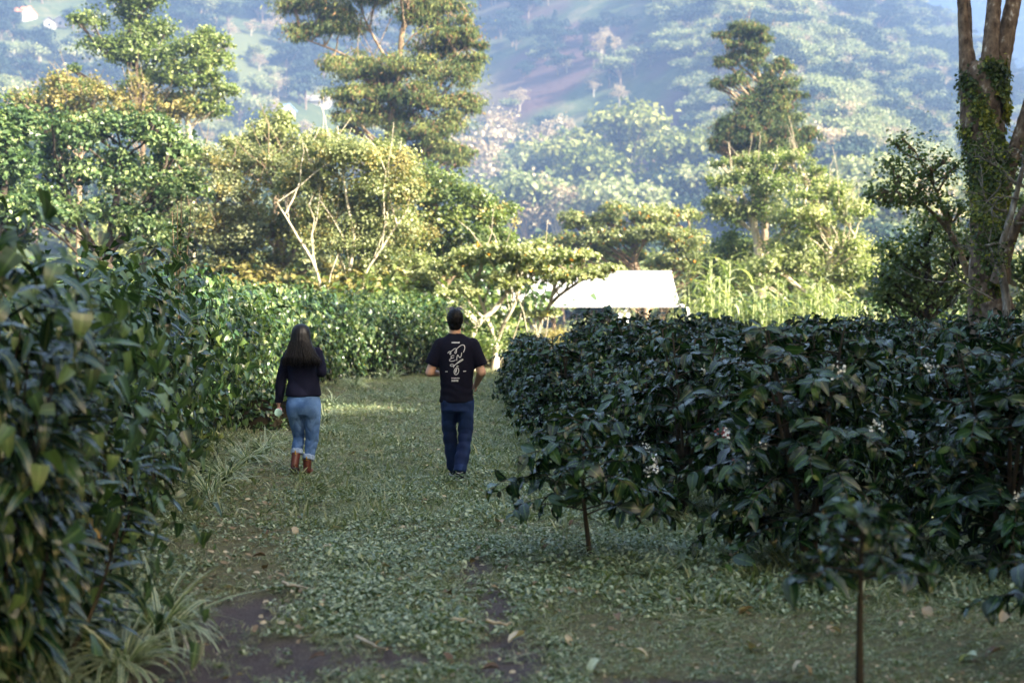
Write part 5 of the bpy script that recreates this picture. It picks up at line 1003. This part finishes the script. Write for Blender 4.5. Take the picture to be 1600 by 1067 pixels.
def hairm(name, c):
    m, nt, bs, out = newmat(name); mp = nt.nodes.new('ShaderNodeMapping'); mp.inputs['Scale'].default_value = (1, 1, .03); nt.links.new(texco(nt), mp.inputs[0]); n = noise(nt, 160, 4, mp.outputs[0]); col = ramp(nt, [(.35, tuple(x * .4 for x in c)), (.65, tuple(x * 1.8 for x in c))], n.outputs[0]).outputs[0]
    nt.links.new(col, bs.inputs['Base Color']); bs.inputs['Roughness'].default_value = .42; bs.inputs['Specular IOR Level'].default_value = .5; nt.links.new(bump(nt, n.outputs[0], .6, .004), bs.inputs['Normal']); M[name] = m
hairm('black_hair', (.004, .0035, .004)); M['black_hair'].node_tree.nodes['Principled BSDF'].inputs['Specular IOR Level'].default_value = .15; hairm('long_dark_hair', (.0028, .0026, .0036)); M['long_dark_hair'].node_tree.nodes['Principled BSDF'].inputs['Specular IOR Level'].default_value = .18
M['print'] = plain('white_print', (.62, .62, .64), .7, .3, .03); M['shoe'] = plain('dark_shoe', (.018, .022, .04), .7, .3, .3, 60); M['sole'] = plain('grey_sole', (.16, .17, .20), .7); M['white_sole'] = plain('pale_sole', (.35, .37, .42), .7)
M['boot'] = plain('brown_leather', (.10, .030, .022), .35, .5, .4, 25, bmp=.2); M['boot_sole'] = plain('black_rubber', (.015, .015, .018), .6); M['cup'] = plain('cup_white', (.7, .72, .72), .4); M['lid'] = plain('teal_lid', (.42, .66, .62), .25, .6, .08); M['cup_pink'] = plain('pink_sleeve', (.62, .22, .22), .5); M['lens'] = plain('dark_lens', (.02, .02, .025), .1, .8)

def pockets(jeans, zt, cx, mat):
    bv = BVHTree.FromPolygons([v.co for v in jeans.data.vertices], [p.vertices[:] for p in jeans.data.polygons])
    for sg in (-1, 1):
        V = []; n = 8
        for a in range(n):
            for b in range(n):
                u = a / (n - 1) * 2 - 1; w = b / (n - 1); x = cx + sg * .086 + u * .050 * (1 - .06 * w); z = zt - .03 - w * (.105 + .025 * (1 - abs(u))); h = bv.ray_cast(Vector((x, -1, z)), Vector((0, 1, 0)))[0]
                V.append((x, (h.y if h else -.1) - .003, z))
        mb = MB(); mb.add(V, [(a * n + b, a * n + b + 1, (a + 1) * n + b + 1, (a + 1) * n + b) for a in range(n - 1) for b in range(n - 1)], 0, None, True); link('back_pocket', mb.mesh('back_pocket', [M[mat]]), jeans)
def man():
    Y0 = 14.55; ox = W(715, 0, Y0)[0]; root = tag(empty('person', (ox, Y0, 0)), 'man walking away in black t-shirt with white print and dark blue jeans', 'person')
    b = MB(); P = head(b, (-.025, .0, 1.632), 1.0)
    cap(b, (-.022, -.01, 1.43), (.062, .062), (-.024, -.008, 1.58), (.056, .060))
    loft(b, [(-.01, 0, .84, .14, .09), (-.01, 0, 1.05, .13, .09), (-.01, 0, 1.25, .16, .10), (-.01, 0, 1.38, .17, .09), (-.015, 0, 1.45, .08, .06)])
    cap(b, (-.18, 0, 1.375), .045, (-.282, -.03, 1.10), (.047, .048)); cap(b, (-.282, -.03, 1.10), (.044, .046), (-.20, .235, 1.075), (.026, .028))
    cap(b, (.155, 0, 1.375), .045, (.245, -.03, 1.10), (.047, .048)); cap(b, (.245, -.03, 1.10), (.045, .047), (.185, .20, .965), (.027, .029))
    hand(b, (-.20, .235, 1.075), (.45, .9, .05), (.7, -.3, .2), 1, 1.0, .8); hand(b, (.185, .20, .965), (-.3, .9, -.25), (-.7, -.3, -.2), -1, 1.0, .8)
    for hx, kn, an in ((-.09, (-.088, .12, .50), (-.047, .21, .10)), (.085, (.082, .06, .47), (.022, -.11, .10))):
        cap(b, (hx, 0, .88), .075, kn, .052); cap(b, kn, .05, an, .036); cap(b, an, .036, (an[0], an[1] + .12, .05), .028)
    remesh(b, 'body', 'skin', .0062, 4, None, root); eyes(P, 1, root)
    h = MB(); cap(h, (-.025, -.020, 1.662), (.086, .094), (-.025, -.022, 1.640), (.085, .092)); cap(h, (-.025, -.042, 1.61), (.078, .058), (-.025, -.048, 1.575), (.066, .040)); cap(h, (-.025, .03, 1.69), (.06, .05), (-.025, .04, 1.70), (.05, .05))
    link('hair', remesh(h, 'hair', 'black_hair', .006, 3, lambda co: .0025 * np.sin(co[:, 0] * 310 + 9 * np.sin(co[:, 2] * 40)) * np.sin(co[:, 1] * 260 + 7 * np.sin(co[:, 2] * 60)) + .002 * np.sin(co @ np.array([170, 90, 240]))), root)
    t = MB(); loft(t, [(-.008, .005, .795, .176, .125), (-.008, .003, .90, .166, .122), (-.01, 0, 1.02, .162, .118), (-.01, 0, 1.14, .178, .122), (-.01, 0, 1.26, .196, .128), (-.01, 0, 1.36, .205, .122), (-.012, 0, 1.43, .165, .098), (-.018, 0, 1.47, .105, .078), (-.022, -.004, 1.497, .070, .068)])
    cap(t, (-.172, 0, 1.375), (.078, .085), (-.270, -.014, 1.175), (.070, .078), (False, True)); cap(t, (.150, 0, 1.375), (.078, .085), (.243, -.014, 1.165), (.070, .078), (False, True))
    fo = folds(3, .0055, 16, 8); sm_ = lambda co: fo(co) * np.clip((1.38 - co[:, 2]) / .3, .15, 1) + .0035 * np.exp(-((co[:, 2] - .93) / .09) ** 2) * np.sin(co[:, 2] * 75 + co[:, 0] * 14 + 2 * np.sin(co[:, 0] * 17))
    shirt = remesh(t, 't_shirt', 'tee', .0085, 5, sm_, root)
    # printed artwork on the back
    dg = bpy.context.evaluated_depsgraph_get(); bvh = BVHTree.FromPolygons([v.co for v in shirt.data.vertices], [p.vertices[:] for p in shirt.data.polygons])
    def world_uv(u, v): px = 680 + u / 11.857; py = 515 + v / 11.857; return (px - 715) * .00655 , (750 - py) * .00655
    def on_back(x, z):
        hit = bvh.ray_cast(Vector((x, -1, z)), Vector((0, 1, 0)))[0]; return np.array([x, (hit.y if hit else -.12) - .0022, z])
    def ribbon(mb, pts, wd=.0068):
        Q = curve_pts([world_uv(*p) for p in pts], 5) if len(pts) > 2 else np.array([world_uv(*p) for p in pts]); dd = unit(np.gradient(Q, axis=0)); nn = np.stack([-dd[:, 1], dd[:, 0]], 1) * wd / 2
        V = np.array([on_back(*(q + n)) for q, n in zip(Q, nn)] + [on_back(*(q - n)) for q, n in zip(Q, nn)]); m = len(Q); mb.add(V, [(i, i + 1, m + i + 1, m + i) for i in range(m - 1)])
    def pr(name, strokes, wd=.0068):
        mb = MB(); [ribbon(mb, s, wd) for s in strokes]; link(name, mb.mesh(name, [M['print']]), shirt)
    pr('print_letter', [[(240, 438), (262, 412), (285, 402), (300, 425), (295, 455), (280, 450), (285, 425), (320, 390), (360, 358), (390, 350), (405, 375), (398, 425), (380, 438), (372, 420), (400, 370), (440, 325), (490, 290), (530, 285), (552, 310), (552, 360), (530, 420)]])
    pr('print_letter', [[(362, 478), (325, 478), (300, 505), (320, 522), (358, 513), (320, 525), (285, 545), (275, 570), (300, 582), (345, 578), (385, 560)]])
    pr('print_letter', [[(408, 570), (410, 520), (422, 470), (435, 475), (462, 515), (485, 495), (495, 450), (500, 425)]])
    pr('print_letter', [[(345, 700), (360, 670), (420, 610), (470, 570), (515, 545), (518, 560), (480, 585), (420, 620), (360, 660), (320, 675), (290, 665), (295, 645), (330, 638), (362, 655)]])
    pr('print_bean', [[(402 + 42 * math.cos(a) + 10 * math.sin(a), 765 - 64 * math.sin(a) + 0 * math.cos(a)) for a in np.linspace(0, 2 * PI, 14)], [(388, 800), (382, 765), (396, 735), (408, 720), (400, 760), (388, 800)], [(408, 690), (416, 668), (438, 678)]], .0075)
    pr('print_dash', [[(195, 774), (240, 772)], [(525, 768), (578, 765)]], .007)
    r = rs(4)
    def block(u0, u1, v, h, seed):     # rows of tiny capitals, too small to read in the photograph
        r = rs(seed); st = []; u = u0
        while u < u1: st.append([(u, v - h), (u, v + h)]); st.append([(u, v - h + r.randint(3) * h), (u + 7, v - h + r.randint(3) * h)]); u += 10 + (5 if r.rand() < .18 else 0)
        return st
    pr('print_text', block(318, 466, 241, 11, 1), .0055); pr('print_text', block(312, 460, 893, 8, 2), .0045); pr('print_text', block(314, 436, 934, 8, 3) + block(314, 436, 950, 5, 4), .0045)
    j = MB(); loft(j, [(-.008, 0, .70, .165, .118), (-.008, 0, .78, .160, .116), (-.008, 0, .92, .15, .105)])
    cap(j, (-.088, 0, .80), (.090, .112), (-.090, .10, .50), (.072, .085)); cap(j, (-.090, .10, .50), (.071, .084), (-.050, .205, .095), (.064, .078), (False, True)); cap(j, (.080, 0, .80), (.090, .112), (.080, .05, .47), (.074, .085)); cap(j, (.080, .05, .47), (.073, .084), (.024, -.105, .085), (.066, .078), (False, True))
    fj = folds(9, .0075, 20, 26); jeans = remesh(j, 'jeans', 'dark_denim', .0085, 4, lambda co: fj(co) * np.clip((.82 - co[:, 2]) / .3, .25, 1), root)
    pockets(jeans, .79, -.008, 'dark_denim')
    for nm, (ax, ay), lift in (('l', (-.047, .20), .01), ('r', (.022, -.115), .0)):
        s = MB(); cap(s, (ax, ay - .02, .055 + lift), (.042, .040), (ax + (.01 if nm == 'r' else -.01), ay + .16, .038 + lift), (.044, .026)); cap(s, (ax, ay - .01, .06 + lift), (.040, .045), (ax, ay + .01, .11 + lift), (.038, .045), (False, True)); sh = remesh(s, 'shoe', 'shoe', .006, 3, None, root)
        s = MB(); cap(s, (ax, ay - .02, .012 + lift), (.046, .014), (ax + (.01 if nm == 'r' else -.01), ay + .17, .012 + lift), (.048, .012), sides=16); link('sole', s.mesh('sole', [M['white_sole']]), sh)
        s = MB(); tube(s, [(ax - .036, ay - .045, .095 + lift), (ax, ay - .062, .082 + lift), (ax + .036, ay - .045, .095 + lift)], .004, 5); link('trim', s.mesh('trim', [M['white_sole']]), sh)
    # sunglasses pushed up on the hair
    g = tag(empty('sunglasses', (ox - .025, Y0, 1.735)), 'sunglasses pushed up on top of the man\'s black hair', 'sunglasses')
    for sg in (-1, 1):
        f = MB(); a = np.linspace(0, 2 * PI, 17); tube(f, np.stack([sg * .036 + .030 * np.cos(a), .052 + .006 * np.sin(a), .014 + .019 * np.sin(a)], 1), .0035, 6); link('rim', f.mesh('rim', [M['sole']]), g)
        f = MB(); f.add(np.stack([sg * .036 + .028 * np.cos(a[:-1]), .052 + .006 * np.sin(a[:-1]), .014 + .017 * np.sin(a[:-1])], 1), [tuple(range(16))]); link('lens', f.mesh('lens', [M['lens']]), g)
        f = MB(); tube(f, [(sg * .066, .05, .018), (sg * .082, .0, .004), (sg * .080, -.05, -.030)], .0035, 6); link('arm', f.mesh('arm', [M['sole']]), g)
    # a small cup in the left hand
    c = MB(); cap(c, (0, 0, 0), .026, (0, 0, .085), .033, (True, True), 20); o = link('paper_cup', c.mesh('paper_cup', [M['cup']]), None, (ox - .155, Y0 + .335, 1.04)); tag(o, 'small white cup held in front by the man in the black t-shirt', 'cup')
man()

def woman():
    Y0 = 14.95; ox = W(475, 0, Y0)[0]; root = tag(empty('person', (ox, Y0, 0)), 'woman walking away with long dark hair, navy sweater and light blue jeans', 'person')
    b = MB(); P = head(b, (-.030, .01, 1.478), .94); cap(b, (-.02, 0, 1.30), .052, (-.028, .0, 1.43), .048)
    loft(b, [(-.005, 0, .82, .145, .10), (-.005, 0, 1.0, .12, .09), (-.005, 0, 1.15, .145, .10), (-.005, 0, 1.27, .15, .085), (-.01, 0, 1.34, .07, .05)])
    cap(b, (-.155, 0, 1.30), .045, (-.245, 0, 1.03), .040); cap(b, (-.245, 0, 1.03), .038, (-.280, .05, .755), .024); cap(b, (.15, 0, 1.30), .045, (.192, -.03, 1.09), .040); cap(b, (.192, -.03, 1.09), .038, (.12, .19, 1.16), .024)
    hand(b, (-.280, .05, .755), (-.02, .30, -.85), (.75, .3, .1), -1, .92, .9); hand(b, (.12, .19, 1.16), (-.6, .7, .3), (-.3, -.5, -.4), -1, .92, .9)
    cap(b, (-.09, 0, .78), .08, (-.075, .07, .42), .05); cap(b, (-.075, .07, .42), .048, (-.085, -.06, .15), .034); cap(b, (.085, 0, .78), .08, (.08, .03, .42), .05); cap(b, (.08, .03, .42), .048, (.035, -.02, .10), .034)
    remesh(b, 'body', 'skin_w', .0062, 4, None, root); eyes(P, .94, root)
    t = MB(); loft(t, [(-.006, 0, .835, .182, .132), (-.006, 0, .90, .176, .13), (-.006, 0, 1.02, .163, .115), (-.006, 0, 1.14, .172, .12), (-.006, 0, 1.25, .190, .12), (-.008, 0, 1.31, .165, .10), (-.012, 0, 1.365, .10, .075), (-.02, 0, 1.395, .062, .06)])
    cap(t, (-.150, 0, 1.285), (.062, .068), (-.238, 0, 1.03), (.056, .06)); cap(t, (-.238, 0, 1.03), (.055, .058), (-.278, .045, .765), (.042, .044), (False, True)); cap(t, (.140, 0, 1.285), (.062, .068), (.188, -.035, 1.09), (.058, .062)); cap(t, (.188, -.035, 1.09), (.056, .06), (.125, .17, 1.15), (.042, .044), (False, True))
    fs = folds(13, .006, 14, 9); remesh(t, 'sweater', 'sweater', .0085, 5, fs, root)
    hb = MB(); loft(hb, [(.002, -.150, 1.165, .198, .030), (-.004, -.142, 1.22, .190, .042), (-.015, -.115, 1.30, .160, .062), (-.026, -.070, 1.37, .126, .080), (-.030, -.040, 1.44, .106, .095), (-.030, -.022, 1.50, .100, .104), (-.031, -.015, 1.545, .088, .095), (-.031, -.012, 1.578, .062, .068), (-.031, -.010, 1.594, .022, .026)], 60, 2.0)
    def hd(co): w = np.clip((1.56 - co[:, 2]) / .25, 0, 1); x = co[:, 0] + .03; u = x / (.10 + .12 * np.clip((1.45 - co[:, 2]) / .28, 0, 1)); return w * (.0045 * np.sin(u * 46 + 2 * np.sin(co[:, 2] * 12)) + .003 * np.sin(u * 97 + 3 * np.sin(co[:, 2] * 9)) + .003 * np.sin(u * 21 + 1))
    hair = remesh(hb, 'hair', 'long_dark_hair', .0055, 3, hd, root)
    # loose locks falling past the lower edge
    r = rs(7); lb = MB()
    for i in range(110):
        u = r.uniform(-1, 1); x1 = .002 + u * .196; x0 = -.03 + u * .10; z1 = 1.165 - r.rand() * .035 - .012 * math.sin(u * 3); yb = -.155 - .02 * (1 - u * u); P0 = curve_pts([(x0, -.115 - .028 * (1 - u * u), 1.42), ((x0 + x1) / 2 + r.randn() * .006, -.152 - .025 * (1 - u * u), 1.29), (x1 + r.randn() * .008, yb - .018, z1 + .07), (x1 + r.randn() * .012, yb - .008, z1)], 4); tube(lb, P0, np.linspace(.005, .0012, len(P0)), 5)
    link('locks', lb.mesh('locks', [M['long_dark_hair']]), hair)
    j = MB(); loft(j, [(-.006, .0, .64, .170, .125), (-.006, -.005, .72, .184, .142), (-.006, 0, .80, .172, .128), (-.006, 0, .87, .155, .11)])
    cap(j, (-.086, -.04, .70), (.088, .095), (-.086, -.035, .66), (.085, .09)); cap(j, (.078, -.04, .70), (.088, .095), (.078, -.035, .66), (.085, .09))
    cap(j, (-.090, 0, .66), (.088, .108), (-.068, .07, .40), (.062, .074)); cap(j, (-.068, .07, .40), (.061, .073), (-.072, -.03, .245), (.052, .058), (False, True)); cap(j, (.083, 0, .66), (.090, .110), (.080, .03, .38), (.066, .078)); cap(j, (.080, .03, .38), (.065, .077), (.045, -.02, .185), (.053, .060), (False, True))
    fj = folds(29, .0075, 20, 26); jeans = remesh(j, 'jeans', 'light_denim', .008, 4, lambda co: fj(co) * np.clip((.80 - co[:, 2]) / .3, .2, 1), root)
    for c0, c1, rr_ in (((-.072, -.02, .275), (-.072, -.038, .225), .062), ((.051, -.01, .215), (.042, -.026, .165), .063)):
        s = MB(); cap(s, c0, (rr_ * 1.02, rr_ * 1.1), c1, (rr_, rr_ * 1.08), (True, True), 28); link('rolled_cuff', remesh(s, 'rolled_cuff', 'cuff_denim', .006, 2, lambda co: .002 * np.sin(co @ np.array([120, 90, 30]))), jeans)
    pockets(jeans, .785, -.006, 'light_denim')
    # boots: the left one has its heel raised behind
    for A, H_, T, G in (((-.078, -.055, .235), (-.088, -.105, .115), (-.092, .03, .040), 1), ((.036, -.03, .17), (.032, -.035, .055), (.036, .13, .035), 0)):
        s = MB(); cap(s, A, (.047, .052), H_, (.042, .046), (True, False)); cap(s, H_, (.043, .046), T, (.044, .030)); bt = remesh(s, 'boot', 'boot', .006, 3, None, root)
        s = MB(); off = np.array([0, -.045 if G else 0, -.030 if G else -.042]); cap(s, np.array(H_) + off + [0, -.012, 0], (.045, .016), np.array(T) + [0, .01, -.026], (.046, .014)); link('sole', s.mesh('sole', [M['boot_sole']]), bt)
        s = MB(); a = np.array(A); tube(s, [a + [0, -.056, -.005], a + [0, -.058, .035]], .007, 6); link('pull_tab', s.mesh('pull_tab', [M['yellow_leaf']]), bt)
    # drink cup held sideways in the left hand, its round lid towards the camera
    c = tag(empty('drink_cup', (ox - .275, Y0 + .02, .665)), 'drink cup with round pale teal lid held low by the woman', 'cup'); c.rotation_euler = (math.radians(100), 0, math.radians(5))
    m = MB(); cap(m, (0, 0, -.09), .032, (0, 0, .02), .040, (True, True), 24); link('cup_wall', m.mesh('cup_wall', [M['cup_pink']]), c); m = MB(); cap(m, (0, 0, .0205), .041, (0, 0, .032), .039, (True, True), 24); link('lid', m.mesh('lid', [M['lid']]), c)
woman()
